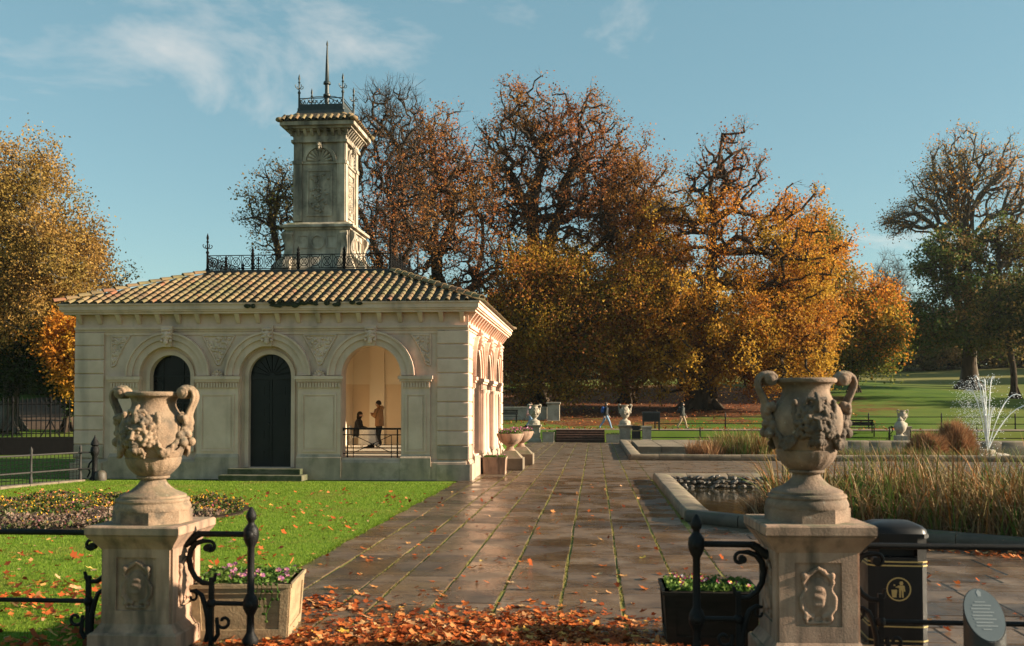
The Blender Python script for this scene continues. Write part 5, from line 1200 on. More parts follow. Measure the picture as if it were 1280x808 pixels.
# ------------------------------------------------------------ flower bed
bx, by, br, bky = -11.2, 19.8, 4.0, .83
n = 48; r = random.Random(2)
ring_ = [(bx + br * (1 + r.uniform(-.015, .015)) * math.cos(2 * PI * k / n), by + bky * br * (1 + r.uniform(-.015, .015)) * math.sin(2 * PI * k / n)) for k in range(n)]
fb_ = MB().prism(ring_, .0, .035).build('flower_bed', 'soil'); tag(fb_, kind='structure')
r = np.random.default_rng(9)
def bedq(nq, s0, s1, z0, z1, inner=0.0):
    rad = br * np.sqrt(inner ** 2 + (1 - inner ** 2) * r.random(nq)) * .98; an = r.random(nq) * 2 * PI
    cx = bx + rad * np.cos(an); cy = by + bky * rad * np.sin(an); hh = .55 + .45 * np.sin(cx * 3.1) * np.sin(cy * 2.7 + 1)
    c = np.stack([cx, cy, .03 + r.uniform(z0, z1, nq) * hh], -1)
    u = r.normal(size=(nq, 3)); u /= np.linalg.norm(u, axis=1)[:, None]; v = np.cross(u, r.normal(size=(nq, 3))); v /= np.linalg.norm(v, axis=1)[:, None]
    sz = r.uniform(s0, s1, nq)[:, None]; return np.stack([c - u * sz, c - v * sz * .6, c + u * sz, c + v * sz * .6], 1)
V = bedq(30000, .02, .05, .0, .20); near_ = V[:, 0, 1] < 19.3 + .6 * np.sin(V[:, 0, 0] * 1.3)
for sel, nm, mat, lab in ((near_, 'bedding_plants', 'bed_leaf', 'dusty pink and bronze bedding plants in the near part of the round lawn bed'), (~near_, 'bedding_plants', 'bed_green', 'green and bronze bedding plants in the far part of the round lawn bed')):
    v = V[sel]; o = link(nm, np_mesh(nm, v, np.arange(len(v) * 4).reshape(-1, 4)), mat); tag(o, lab, 'bedding plants', kind='stuff')
V = bedq(2600, .018, .036, .14, .24); V = V[(V[:, 0, 1] > 19.0) | (r.random(len(V)) < .25)]; o = link('bedding_flowers', np_mesh('bedding_flowers', V, np.arange(len(V) * 4).reshape(-1, 4)), 'bed_flower'); tag(o, 'yellow and orange blooms scattered over the round lawn bed', 'flowers', kind='stuff')

# ------------------------------------------------------------ reeds
def reeds(name, label, n, region, h0, h1, w, zb, mat, seed, bend=.5, kind='stuff'):
    r = np.random.default_rng(seed); pts = region(r, n); n = len(pts)
    x, y = pts[:, 0], pts[:, 1]; h = r.uniform(h0, h1, n) * (0.82 + .18 * np.sin(x * 2.3 + y * 1.7)); a = r.random(n) * 2 * PI; lean = np.abs(r.normal(0, .22, n)); droop = np.abs(r.normal(0, bend, n))
    dx, dy = np.cos(a), np.sin(a); wx, wy = -dy * w, dx * w; k = 5; V = np.zeros((n, k * 2, 3)); Qs = []
    for j in range(k):
        t = j / (k - 1); off = h * (lean * t + droop * t ** 3 * .55); z = h * (t - .5 * np.minimum(droop, 1.2) * t ** 3 * .6)
        ww = (1 - t) ** .6 * np.ones(n) if j < k - 1 else .06 * np.ones(n)
        V[:, 2 * j] = np.stack([x + dx * off - wx * ww, y + dy * off - wy * ww, zb + z], -1); V[:, 2 * j + 1] = np.stack([x + dx * off + wx * ww, y + dy * off + wy * ww, zb + z], -1)
    base = np.arange(n)[:, None] * (2 * k)
    Q = np.concatenate([base + np.array([[2 * j, 2 * j + 1, 2 * j + 3, 2 * j + 2]]) for j in range(k - 1)], 0)
    o = link(name, np_mesh(name, V, Q), mat); return tag(o, label, 'reeds', kind=kind)
def reg_near(r, n):
    x = r.uniform(3.2, 13.4, n); y = r.uniform(15.5, 24.5, n); front = 18.9 - (x - 2.6) * .73; front = np.maximum(front, 14.6)
    k = (y > front) & (y < front + 4.5 + 1.5 * np.sin(x * 1.1)) & (x < .50 * y + 2.0) & (x > .19 * y - .3); return np.stack([x, y], -1)[k]
reeds('reed_bed', 'dense tangle of straw and green reeds filling the near basin', 24000, reg_near, .6, 2.0, .019, -.15, 'reed', 5, bend=.9)
def reg_near2(r, n):
    x = r.uniform(3.0, 13.5, n); y = r.uniform(14.6, 22, n); front = np.maximum(19.0 - (x - 2.6) * .73, 14.6); k = (y > front) & (y < front + 1.6) & (x < .50 * y + 2.0); return np.stack([x, y], -1)[k]
reeds('dead_reeds', 'collapsed brown dead reed stems at the front of the near basin', 20000, reg_near2, .35, 1.1, .010, -.15, 'reed_dead', 6, bend=1.5)
reeds('brown_reeds', 'russet brown dying reeds standing among the near basin reeds', 9000, reg_near, .5, 1.6, .017, -.15, 'reed_brown', 25, bend=1.0)
def reg_c(cx, cy, rx, ry):
    def f(r, n): a = r.random(n) * 2 * PI; q = np.sqrt(r.random(n)); return np.stack([cx + rx * q * np.cos(a), cy + ry * q * np.sin(a)], -1)
    return f
reeds('reed_clump', 'green and straw reed clump in the far basin beside the stone platform', 2600, reg_c(6.3, 44.0, 1.9, 1.3), .7, 1.55, .016, -.05, 'reed', 7)
reeds('reed_clump', 'short rusty reed clump at the edge of the stone platform', 900, reg_c(4.7, 43.2, .8, .8), .4, .95, .016, -.05, 'reed_brown', 8)
reeds('reed_clump', 'low straw reeds along the near rim of the fountain basin', 1800, reg_c(12.5, 42.6, 4.2, .5), .3, .7, .014, -.05, 'reed', 9)
reeds('reed_clump', 'dark thatch of cut reeds behind the stained urn', 2600, reg_c(3.55, 19.9, .55, .8), .55, .95, .012, -.15, 'reed_brown', 14, bend=.9)
def dome(r, n):
    return np.stack([14.9 + r.normal(0, .35, n), 44.6 + r.normal(0, .3, n)], -1)
def fuzzy(name, label, lumps, n, mat, seed):
    r = np.random.default_rng(seed); t = thing(name, label, 'shrub', (lumps[0][0], lumps[0][1], lumps[0][2])); Vs = []
    for (cx, cy, z0, rx, ry, rz) in lumps:
        d = r.normal(size=(n, 3)); d[:, 2] = np.abs(d[:, 2]); d /= np.linalg.norm(d, axis=1)[:, None]; q = (.45 + .55 * r.random(n) ** .5)[:, None] * (1 + .12 * np.sin(d[:, :1] * 9) * np.cos(d[:, 1:2] * 8)); sc = np.array([rx, ry, rz])
        tip = d * sc * q; b = d * sc * (q - .28) ; s = np.cross(d, r.normal(size=(n, 3))); s /= np.linalg.norm(s, axis=1)[:, None]; s *= .012
        tip = tip + r.normal(0, .06, (n, 3)); o = np.array([cx - lumps[0][0], cy - lumps[0][1], z0 - lumps[0][2]])
        Vs.append(np.stack([o + b - s, o + b + s, o + tip], 1))
    V = np.concatenate(Vs); link('foliage', np_mesh('foliage', V, np.arange(len(V) * 3).reshape(-1, 3)), mat, t)
    m = MB(); q = random.Random(seed)
    for (cx, cy, z0, rx, ry, rz) in lumps:
        for k in range(10): a = q.uniform(0, 6.28); m.tube([(cx - lumps[0][0], cy - lumps[0][1], z0 - lumps[0][2]), (cx - lumps[0][0] + math.cos(a) * rx * .4, cy - lumps[0][1] + math.sin(a) * ry * .4, z0 - lumps[0][2] + rz * .6)], [.03, .008], 5)
    m.build('stems', 'bark', t); return t
fuzzy('brown_shrub', 'fuzzy russet brown mound of dead flower stems in the fountain basin', [(14.3, 44.4, -.02, 1.15, 1.0, 1.25), (15.6, 44.9, -.02, 1.15, 1.0, 1.75)], 9000, 'reed_brown', 3)

# ------------------------------------------------------------ fountain
ft = thing('fountain', 'white water jets spraying up from the far basin', 'fountain', (17.4, 46, -.02))
MB().lathe([(.9, 0), (.9, .08), (.75, .12), (.35, .16), (.3, .28), (.0, .3)], 24).build('nozzle_base', 'grey_stone', ft, smooth=50)
r = random.Random(12)
def arc(h, dx, dy, bx=0, by=0, n=14, upto=1.0):
    out_ = []
    for k in range(n + 1):
        t = upto * 2 * k / n; out_.append((bx + dx * t / 2, by + dy * t / 2, .25 + h * (1 - (t - 1) ** 2)))
    return out_
jets = [(3.3, -.9, .1), (3.2, -.2, .0), (3.3, .55, .1), (2.7, -1.5, 0), (2.5, 2.6, .2), (2.0, 3.6, .2), (1.6, -.35, -.5), (2.4, -.1, .6), (2.9, -.6, -.4), (1.9, .3, -.6)]
drops = MB()
for (h, dx, dy) in jets:
    p = arc(h, dx, dy); m = MB(); cut = 8
    m.tube(p[:cut + 1], [.016 + .006 * k / cut + r.uniform(0, .01) for k in range(cut + 1)], 6); m.build('jet', 'spray', ft, smooth=60)
    for k in range(120):
        t = r.uniform(.35, 2.0); c = (dx * t / 2 + r.gauss(0, .05 + .10 * t), dy * t / 2 + r.gauss(0, .05 + .06 * t), .25 + h * (1 - (t - 1) ** 2) + r.gauss(0, .06))
        if c[2] > 0: drops.blob(c, r.uniform(.006, .022), 5, 4)
for k in range(1500):
    h = r.uniform(.3, 3.4); drops.blob((-.75 + r.gauss(0, .32) * (.5 + h / 4), r.gauss(0, .3), h), r.uniform(.005, .018), 5, 4)
for k in range(200): drops.blob((r.gauss(-1.2, .7), r.gauss(-.6, .5), r.uniform(.0, .12)), (r.uniform(.03, .12), r.uniform(.03, .09), r.uniform(.015, .05)), 6, 4)
o = drops.build('spray', 'spray', ft, smooth=180); tag(o, kind='stuff')
rs = thing('stone_rosette', 'grey carved stone finial behind the water jets', 'finial', (17.6, 59.4, 0))
MB().bbox(-.3, .3, -.3, .3, 0, .5, .02).build('base', 'grey_stone', rs); MB().lathe([(.2, .5), (.12, .6), (.3, .8), (.36, 1.0), (.3, 1.2), (.15, 1.35), (.18, 1.42), (.02, 1.6)], 14).build('bud', 'grey_stone', rs, smooth=50)

# ------------------------------------------------------------ fallen leaves
def leaf_shape(seed):
    r = random.Random(seed); n = 9; P = []
    for k in range(n):
        a = 2 * PI * k / n; q = (1.0 if k % 2 == 0 else .62) * r.uniform(.8, 1.15); P.append((q * math.cos(a) * .5, q * math.sin(a) * .42))
    cz = r.uniform(.10, .22); z = lambda x, y: cz * (x * x * r.uniform(.4, 1.6) + y * y * r.uniform(1, 3)) * 2
    vs = [(0, 0, .0)] + [(x, y, z(x, y)) for x, y in P]; return vs, [(0, k + 1, (k + 1) % n + 1) for k in range(n)]
LS = [leaf_shape(k) for k in range(8)]
def leaf_field(name, label, pts, s0, s1, seed, zoff=.003, tilt=.35):
    r = np.random.default_rng(seed); n = len(pts); Vs = []; Qs = []; off = 0
    for i in range(8):
        P = pts[i::8]; m_ = len(P)
        if not m_: continue
        v = np.array(LS[i][0]); f = np.array(LS[i][1]); a = r.random(m_) * 2 * PI; s = r.uniform(s0, s1, m_); tx, ty = r.normal(0, tilt, m_), r.normal(0, tilt, m_)
        X = v[None, :, 0] * np.cos(a)[:, None] - v[None, :, 1] * np.sin(a)[:, None]; Y = v[None, :, 0] * np.sin(a)[:, None] + v[None, :, 1] * np.cos(a)[:, None]
        Z = v[None, :, 2] + X * tx[:, None] + Y * ty[:, None]; Z = Z - Z.min(1, keepdims=True)
        V = np.stack([X * s[:, None] + P[:, None, 0], Y * s[:, None] + P[:, None, 1], Z * s[:, None] + P[:, None, 2] + zoff], -1)
        Vs.append(V.reshape(-1, 3)); Qs.append((f[None] + (np.arange(m_) * len(v))[:, None, None]).reshape(-1, 3) + off); off += m_ * len(v)
    o = link(name, np_mesh(name, np.concatenate(Vs), np.concatenate(Qs)), 'fallen'); return tag(o, label, 'fallen leaves', kind='stuff')
r = np.random.default_rng(77)
def gpts(c, s, n): return np.stack([r.normal(c[0], s[0], n), r.normal(c[1], s[1], n), np.zeros(n)], -1)
pile = np.concatenate([gpts((-1.3, 9.35), (.85, .40), 3000), gpts((-.7, 9.9), (.7, .5), 1600), gpts((-2.2, 8.9), (.7, .3), 900), gpts((-3.1, 10.9), (.35, .28), 260), gpts((.1, 9.2), (.6, .35), 700), gpts((-2.4, 10.4), (.5, .7), 120)])
pile = pile[(pile[:, 0] > -4.0) & (pile[:, 1] > 8.0)]
d_ = np.exp(-(((pile[:, 0] + 1.2) / 1.3) ** 2 + ((pile[:, 1] - 9.3) / .6) ** 2)); pile[:, 2] = r.random(len(pile)) * .025 * d_
leaf_field('leaf_drift', 'drift of rust red fallen leaves lying across the paving between the pedestals', pile, .035, .12, 1, tilt=.22)
sc_ = np.stack([r.uniform(-4.0, 7.5, 620), 8.5 + 20 * r.random(620) ** 1.7, np.zeros(620)], -1); sc_ = sc_[[not in_poly(p[0], p[1], POND1) for p in sc_]]
leaf_field('scattered_leaves', 'small brown leaves scattered thinly over the wet paving', sc_, .05, .11, 2)
lw_ = np.stack([r.uniform(-15, -4.1, 3800), 8.3 + 17 * r.random(3800) ** 2.0, np.full(3800, .02)], -1)
lw_ = np.concatenate([lw_, np.stack([r.uniform(-8, -4.3, 700), r.uniform(8.4, 12.5, 700), np.full(700, .02)], -1)])
lw_ = lw_[((lw_[:, 0] + 11.2) ** 2 + ((lw_[:, 1] - 19.8) / .83) ** 2 > 16) & (np.sin(lw_[:, 0] * 1.9 + 1) * np.sin(lw_[:, 1] * 1.3) + r.normal(0, .5, len(lw_)) > -.1)]
leaf_field('lawn_leaves', 'ochre fallen leaves lying thinly across the green lawn', lw_, .05, .12, 3)
cp = np.concatenate([np.stack([r.uniform(4.5, 10, 900), r.uniform(-.1, .75, 900), np.zeros(900)], -1)]); cp[:, 1] = (18.2 - (cp[:, 0] - 2.6) * .73) - cp[:, 1]; cp = cp[(cp[:, 1] > 12)]
leaf_field('kerb_leaves', 'red brown leaves gathered at the foot of the reed basin coping', cp, .05, .11, 4)
fp = np.stack([r.uniform(-10, 20, 5200), r.uniform(63, 100, 5200), np.zeros(5200)], -1); fp[:, 2] = height(fp[:, 0], fp[:, 1]) + .04
leaf_field('tree_leaf_litter', 'orange leaf litter under the big autumn trees', fp, .07, .15, 5, tilt=.5)
lms = []
for v, f in LS[:5]:
    me = bpy.data.meshes.new('fallen_leaf'); me.from_pydata(v, [], f); me.materials.append(MT['fallen_obj']); lms.append(me)
q = random.Random(50); k = 0
def single(x, y, z, s, label, group):
    o = link('fallen_leaf', lms[q.randrange(5)]); o.location = (x, y, z + .012); o.rotation_euler = (q.gauss(0, .15), q.gauss(0, .15), q.uniform(0, 6.28)); o.scale = (s, s, s); tag(o, label, 'leaf', group)
for k in range(110):
    y = 8.9 + 7 * q.random() ** 1.6; x = q.uniform(-3.9, 1.6) if y < 18 else -3; single(x, y, 0, q.uniform(.09, .16), 'single large brown leaf lying on the wet paving flags', 'large leaves on the paving')
for k in range(80):
    y = 8.8 + 7 * q.random() ** 1.4; x = q.uniform(-.5 * y - .6, -4.2)
    if (x + 11.2) ** 2 + ((y - 19.8) / .83) ** 2 > 16.5: single(x, y, .02, q.uniform(.10, .17), 'single large ochre leaf lying on the lawn grass', 'large leaves on the lawn')

# ------------------------------------------------------------ trees
def tree(name, label, base, envs, trunk_h, Rt, n, leaf_n, leaf_mat, seed, leaf_s=(.10, .2), bf=.45, twig=3, twig_len=(.4, 1.1), twig_r=.012, bark='bark', sag=.0, spread=.55, dens=None, group=None, fork=.5, sides=5, min_r=.022, lean=(0, 0), limbs=26, clumps=.6):
    """envs: (x, y, z, rx, ry, rz, weight) crown lobes in world metres. A balanced spanning tree joins points inside them."""
    r = np.random.default_rng(seed); bx_, by_ = base; bz = float(height(bx_, by_)) - .05
    w = np.array([e[6] for e in envs], float); w /= w.sum(); pts = []
    for e, k in zip(envs, (w * n).astype(int)):
        d = r.normal(size=(k, 3)); d /= np.linalg.norm(d, axis=1)[:, None]; q = r.random(k) ** (1 / 2.4)
        pts.append(np.array(e[:3]) + d * q[:, None] * np.array(e[3:6]) * (1 + .20 * np.sin(d[:, :1] * 6 + seed) * np.sin(d[:, 2:3] * 5 + seed * 2) + .10 * np.sin(d[:, 1:2] * 9 + seed * 3)))
    pts = np.concatenate(pts); pts = pts[pts[:, 2] > bz + 1.2]
    tn = 7; tz = np.linspace(0, trunk_h, tn); tr = np.stack([bx_ + lean[0] * tz / trunk_h + .12 * np.sin(tz * .9 + seed) * (tz > .5), by_ + lean[1] * tz / trunk_h + .1 * np.cos(tz * .8) * (tz > .5), bz + tz], -1)
    Pn = np.concatenate([tr, pts]); Nn = len(Pn); par = np.full(Nn, -1); path_ = np.zeros(Nn); par[1:tn] = np.arange(tn - 1); path_[:tn] = tz * .15
    done = np.zeros(Nn, bool); done[:tn] = True
    nl = min(limbs, len(pts)); far = tn + r.permutation(len(pts))[:nl]          # a few main limbs first, then branches off them
    for stage, f_ in ((far, bf), (np.arange(Nn), bf * .32)):
        allow = np.zeros(Nn, bool); allow[stage] = True; best = np.full(Nn, 1e9); bp_ = np.zeros(Nn, int)
        for j in np.where(done)[0]:
            if j < tn * fork: continue
            c = np.linalg.norm(Pn - Pn[j], axis=1) + f_ * path_[j]; m = c < best; best[m] = c[m]; bp_[m] = j
        best[done | ~allow] = 1e9
        for _ in range(int((allow & ~done).sum())):
            i = int(np.argmin(best)); p = bp_[i]; par[i] = p; d = np.linalg.norm(Pn[i] - Pn[p]); path_[i] = path_[p] + d; done[i] = True; best[i] = 1e9
            c = np.linalg.norm(Pn - Pn[i], axis=1) + f_ * path_[i]; m = (c < best) & ~done & allow; best[m] = c[m]; bp_[m] = i
    order = np.argsort(path_); tips = np.zeros(Nn); ch = np.zeros(Nn, int)
    for i in range(Nn):
        if par[i] >= 0: ch[par[i]] += 1
    tips[ch == 0] = 1; tips[(ch > 0)] += .15
    for i in order[::-1]:
        if par[i] >= 0 and not (i < tn and par[i] < tn): tips[par[i]] += tips[i]
    for i in range(tn - 1, 0, -1): tips[i - 1] += tips[i]
    rad = np.maximum(min_r, Rt * (tips / tips[0]) ** .40)
    rad[:tn] = Rt * np.interp(np.arange(tn), [0, 1, 2, tn - 1], [1.7, 1.12, 1.0, 0.85 if trunk_h < 13 else .2]); 
    # bend every edge with two inner points
    I = np.array([i for i in range(Nn) if par[i] >= 0]); A = Pn[par[I]]; B = Pn[I]; ra = np.minimum(rad[par[I]], rad[I] * 1.8); rb = rad[I]; ra[I < tn] = rad[par[I]][I < tn]
    ln = np.linalg.norm(B - A, axis=1)[:, None]; jit_ = lambda s: r.normal(0, 1, A.shape) * ln * s
    C1 = A + (B - A) * .33 + jit_(.06) * (I >= tn)[:, None]; C2 = A + (B - A) * .67 + jit_(.06) * (I >= tn)[:, None]
    def tubes(SA, SB, r0, r1, k):
        d = SB - SA; L_ = np.linalg.norm(d, axis=1)[:, None] + 1e-9; d = d / L_; up = np.where(np.abs(d[:, 2:3]) < .9, np.array([[0, 0, 1.]]), np.array([[1., 0, 0]]))
        u = np.cross(d, up); u /= np.linalg.norm(u, axis=1)[:, None]; v = np.cross(d, u); V = np.zeros((len(SA), 2 * k, 3))
        for j in range(k):
            a = 2 * PI * j / k; o = u * math.cos(a) + v * math.sin(a); V[:, j] = SA + o * r0[:, None]; V[:, k + j] = SB + o * r1[:, None]
        f = np.array([[j, (j + 1) % k, k + (j + 1) % k, k + j] for j in range(k)]); return V.reshape(-1, 3), (f[None] + (np.arange(len(SA)) * 2 * k)[:, None, None]).reshape(-1, 4)
    Vs = []; Qs = []; off = 0
    def addt(v, q):
        nonlocal off
        Vs.append(v); Qs.append(q + off); off += len(v)
    for (s0, s1, f0, f1) in ((A, C1, 0, .33), (C1, C2, .33, .67), (C2, B, .67, 1.0)):
        big = (rb > .10); q0 = ra + (rb - ra) * f0; q1 = ra + (rb - ra) * f1
        for msk, k in ((big, 9), (~big, 4)):
            if msk.any(): v, q = tubes(s0[msk], s1[msk] + (s1[msk] - s0[msk]) * .04, q0[msk], q1[msk], k); addt(v, q)
    # roots
    nr = 7; ra_ = r.random(nr) * .5 + np.arange(nr) * 2 * PI / nr; dirs = np.stack([np.cos(ra_), np.sin(ra_), np.zeros(nr)], -1); B0 = np.array([bx_, by_, bz])
    v, q = tubes(B0 + dirs * Rt * .5 + [0, 0, 1.1], B0 + dirs * Rt * 2.3 - [0, 0, .1], np.full(nr, Rt * .5), np.full(nr, Rt * .22), 7); addt(v, q)
    # twigs
    thin = np.where(rad <= max(Rt * .16, float(np.quantile(rad, .5))))[0]; tp = []
    cen = np.array([np.average([e[i] for e in envs], weights=w) for i in range(3)])
    if twig:
        src = np.repeat(thin, twig); S0 = Pn[src]; d = (S0 - cen); d /= np.linalg.norm(d, axis=1)[:, None] + 1e-6; d = d * .5 + r.normal(0, .55, d.shape) + np.array([0, 0, .25 - sag]); d /= np.linalg.norm(d, axis=1)[:, None]
        L1 = r.uniform(*twig_len, len(src))[:, None]; S1 = S0 + d * L1; v, q = tubes(S0, S1, np.full(len(src), twig_r * 1.3), np.full(len(src), twig_r * .6), 3); addt(v, q)
        d2 = d + r.normal(0, .6, d.shape); d2 /= np.linalg.norm(d2, axis=1)[:, None]; M0 = S0 + d * L1 * r.uniform(.3, .8, len(src))[:, None]; S2 = M0 + d2 * L1 * .6; v, q = tubes(M0, S2, np.full(len(src), twig_r), np.full(len(src), twig_r * .5), 3); addt(v, q)
        tp = np.concatenate([S1, S2, (S0 + S1) / 2])
    else: tp = Pn[thin]
    t = thing(name, label, 'tree', (bx_, by_, bz), group=group); o3 = np.array([bx_, by_, bz])
    link('trunk', np_mesh('trunk', np.concatenate(Vs) - o3, np.concatenate(Qs)), bark, t, smooth=60)
    if leaf_n:
        mats = leaf_mat if isinstance(leaf_mat, list) else [(leaf_mat, 1.0, None)]
        for (lm, frac, fn) in mats:
            pool = tp
            if fn is not None:
                k = fn(pool, r); pool = pool[k]
            if dens is not None:
                k = r.random(len(pool)) < dens(pool); pool = pool[k]
            k = int(leaf_n * frac)
            if clumps < 1 and len(pool) > 20: pool = pool[r.permutation(len(pool))[:int(len(pool) * clumps)]]
            if len(pool) == 0 or k == 0: continue
            c = pool[r.integers(0, len(pool), k)] + r.normal(0, spread * .5, (k, 3)); s = r.uniform(*leaf_s, k)[:, None]
            nz_ = r.normal(size=(k, 3)) + np.array([0, 0, .5]); nz_ /= np.linalg.norm(nz_, axis=1)[:, None]; u = np.cross(nz_, r.normal(size=(k, 3))); u /= np.linalg.norm(u, axis=1)[:, None]; v = np.cross(nz_, u)
            V = np.stack([c - u * s, c - v * s * .62 + nz_ * s * .12, c + u * s, c + v * s * .62 + nz_ * s * .12], 1) - o3
            V = V.reshape(-1, 3); link('crown', np_mesh('crown', V, np.arange(len(V)).reshape(-1, 4)), lm, t)
    return t
G1 = 'autumn trees beyond the garden'
lo = lambda z: (lambda P, r: P[:, 2] + r.normal(0, 1.5, len(P)) < z)
hi = lambda z: (lambda P, r: P[:, 2] + r.normal(0, 1.5, len(P)) > z)
for k, (x, y, h, w_) in enumerate(((-46, 92, 7.5, 4.5), (-53, 93, 8, 5), (-40.5, 94, 7, 4.5), (-60, 95, 9, 5))):
    z = float(height(x, y)); tree('evergreen_shrub', ('dark rounded evergreen', 'tall dark evergreen', 'low dark evergreen', 'broad dark evergreen')[k] + ' bush across the road behind the spear fence', (x, y), [(x, y, z + h * .45, w_, 3, h * .5, 1), (x + 2, y - 1, z + h * .25, w_ * .7, 2.5, h * .3, .7)], 1.5, .3, 300, 22000, 'leaf_green', 330 + k, (.12, .22), twig=2, spread=1.0, group='evergreens across the road')
# golden chestnut with dead top
tree('chestnut_tree', 'broad golden chestnut tree with a dead bare top and flared trunk', (8.9, 85), [(11.0, 85, 21.3, 3.6, 4, 4.0, .55), (7.0, 85, 16, 4.6, 6, 5, .8), (15.5, 84.5, 14.0, 5.2, 6, 6.2, 1.2), (9, 82.5, 8.5, 7.6, 7, 5.5, 1.7), (15.2, 82.5, 7.2, 4.8, 5, 5.0, 1.0), (4, 84, 8.5, 4.6, 5, 5.2, .8)],
     16.0, .95, 1500, 125000, [('leaf_gold', .55, lo(11.5)), ('leaf_orange', .42, lambda P, r: (P[:, 2] + r.normal(0, 2, len(P)) > 8) & (P[:, 2] < 20.0)), ('leaf_rust', .02, hi(19))], 3, (.075, .145), bf=.6, twig=4, spread=.6, sag=.1, fork=.25, lean=(1.2, 0))
# big rust tree in the middle
tree('chestnut_tree', 'tall thinly leaved rust red tree at the middle of the row', (-5.4, 90), [(-6.0, 89, 27, 3.6, 4.5, 4.6, .9), (-1.2, 88, 25.0, 4.2, 5, 4.8, 1.0), (-8.2, 89, 22, 3.6, 5, 5, .9), (.6, 88, 20.5, 4.2, 5, 4.5, .9), (-3.5, 88, 18, 5.6, 5, 5, 1.0)],
     11.0, .75, 1150, 25000, 'leaf_rust', 5, (.075, .135), bf=.6, twig=4, twig_len=(.4, 1.1), spread=.5, clumps=.35)
tree('lime_tree', 'dense shaded olive gold tree drooping low beside the pavilion roof', (-4.9, 84), [(-4.6, 82, 9.0, 4.0, 4.5, 6.5, 1.3), (-1.4, 81.5, 7.2, 3.8, 4, 5.2, 1.0), (-3.0, 83, 11.5, 4.2, 4, 4, .8), (2.2, 82, 9.5, 3.2, 4, 5.0, .8)], 5, .45, 1000, 80000,
     [('leaf_olive', .25, None), ('leaf_gold', .5, None), ('leaf_rust', .25, None)], 7, (.08, .15), spread=1.0, sag=.35)
tree('chestnut_tree', 'slender rust leaved tree between the tall rust tree and the golden chestnut', (3.0, 92), [(3.2, 91, 20.0, 3.6, 4, 5.8, 1), (3.6, 90.5, 13, 3.6, 4, 5, .8)], 6, .5, 700, 26000, [('leaf_rust', .55, hi(14)), ('leaf_gold', .45, lo(16))], 9, (.08, .14), spread=.9)
tree('chestnut_tree', 'rust leaved tree with twisting limbs right behind the tower', (-13.0, 84), [(-13.6, 83, 22.5, 3.2, 4.5, 4.8, 1), (-11.0, 82, 19, 3.6, 5, 5.5, 1), (-14.5, 82, 17, 3.2, 4, 5, .8), (-9.3, 82, 13, 3.2, 4, 4, .6)], 9, .55, 950, 16000, 'leaf_rust', 11, (.075, .13), bf=.6, twig=4, twig_len=(.4, 1.1), spread=.5, clumps=.3)
tree('bare_tree', 'mostly bare dark tree directly beside the tower', (-16.0, 76), [(-15.7, 75, 22.5, 2.6, 4, 4.6, 1.1), (-16.4, 75, 16.5, 2.6, 4, 5.5, .8), (-14.4, 75, 18, 2.4, 4, 4.5, .6)], 10, .42, 800, 5000, 'leaf_rust', 13, (.07, .12), bf=.6, twig=4, twig_len=(.6, 1.6), twig_r=.012, spread=.8,
     dens=lambda P: np.clip((24 - P[:, 2]) / 8, .02, 1))
tree('bare_tree', 'thin brown leaved tree peeping out on the shaded side of the tower', (-23.6, 78), [(-25.2, 77, 17.6, 2.6, 3.5, 3.6, 1), (-22.0, 77, 18, 2.8, 3, 4, .7), (-23.5, 77, 13, 3, 3, 3, .5)], 8, .35, 500, 5500, 'leaf_brown', 15, (.08, .14), bf=.5, twig=4, spread=.7)
tree('plane_tree', 'big pale golden plane tree beyond the spear topped fence', (-43.5, 71), [(-43.2, 70, 16.2, 4.9, 6, 5.6, 1.2), (-39.0, 69.5, 12.2, 3.4, 5, 3.8, .8), (-46, 70, 12, 5, 6, 5, 1), (-42, 69, 9.5, 4.2, 5, 3.2, .7)], 6, .6, 1100, 105000, 'leaf_tan', 17, (.07, .135), bark='bark_grey', spread=.9)
tree('evergreen_shrub', 'dark evergreen bush below the plane tree beside the pavilion', (-39.0, 71), [(-39.4, 70, 5.6, 2.2, 2.5, 2.2, 1), (-37.6, 69.5, 4.6, 1.6, 2, 1.9, .8), (-43, 70, 6.5, 2.4, 2.5, 2.8, 1), (-41.0, 70.5, 8.3, 1.6, 2, 2.2, .6)], 2, .3, 450, 42000, 'leaf_green', 19, (.09, .17), spread=.7)
tree('beech_tree', 'small vivid orange tree beside the pavilion corner', (-35.6, 66.5), [(-36.2, 66, 6.4, 1.5, 1.5, 1.5, 1), (-35.4, 66, 4.6, 1.3, 1.5, 1.6, .8)], 2, .2, 260, 14000, 'leaf_orange', 21, (.09, .16), spread=.6)
tree('oak_tree', 'brown leaved tree close behind the golden chestnut', (20.0, 97), [(20.6, 96, 15.5, 3.0, 4, 4.8, 1), (20.2, 96, 9.5, 3.0, 4, 4, .8)], 5, .4, 600, 22000, [('leaf_tan', .6, None), ('leaf_olive', .4, None)], 23, (.10, .18), spread=.9)
tree('maple_tree', 'round bright orange tree between the chestnut and the dark oaks', (25.3, 100), [(26.0, 99, 10.8, 3.8, 4, 3.6, 1), (23.8, 99, 8.4, 3.8, 4, 3.5, .9), (27.3, 99, 8.3, 2.6, 3, 3.2, .7)], 4.5, .35, 600, 34000, [('leaf_orange', .55, hi(8)), ('leaf_greenyellow', .45, lo(12))], 25, (.10, .2), spread=.9)
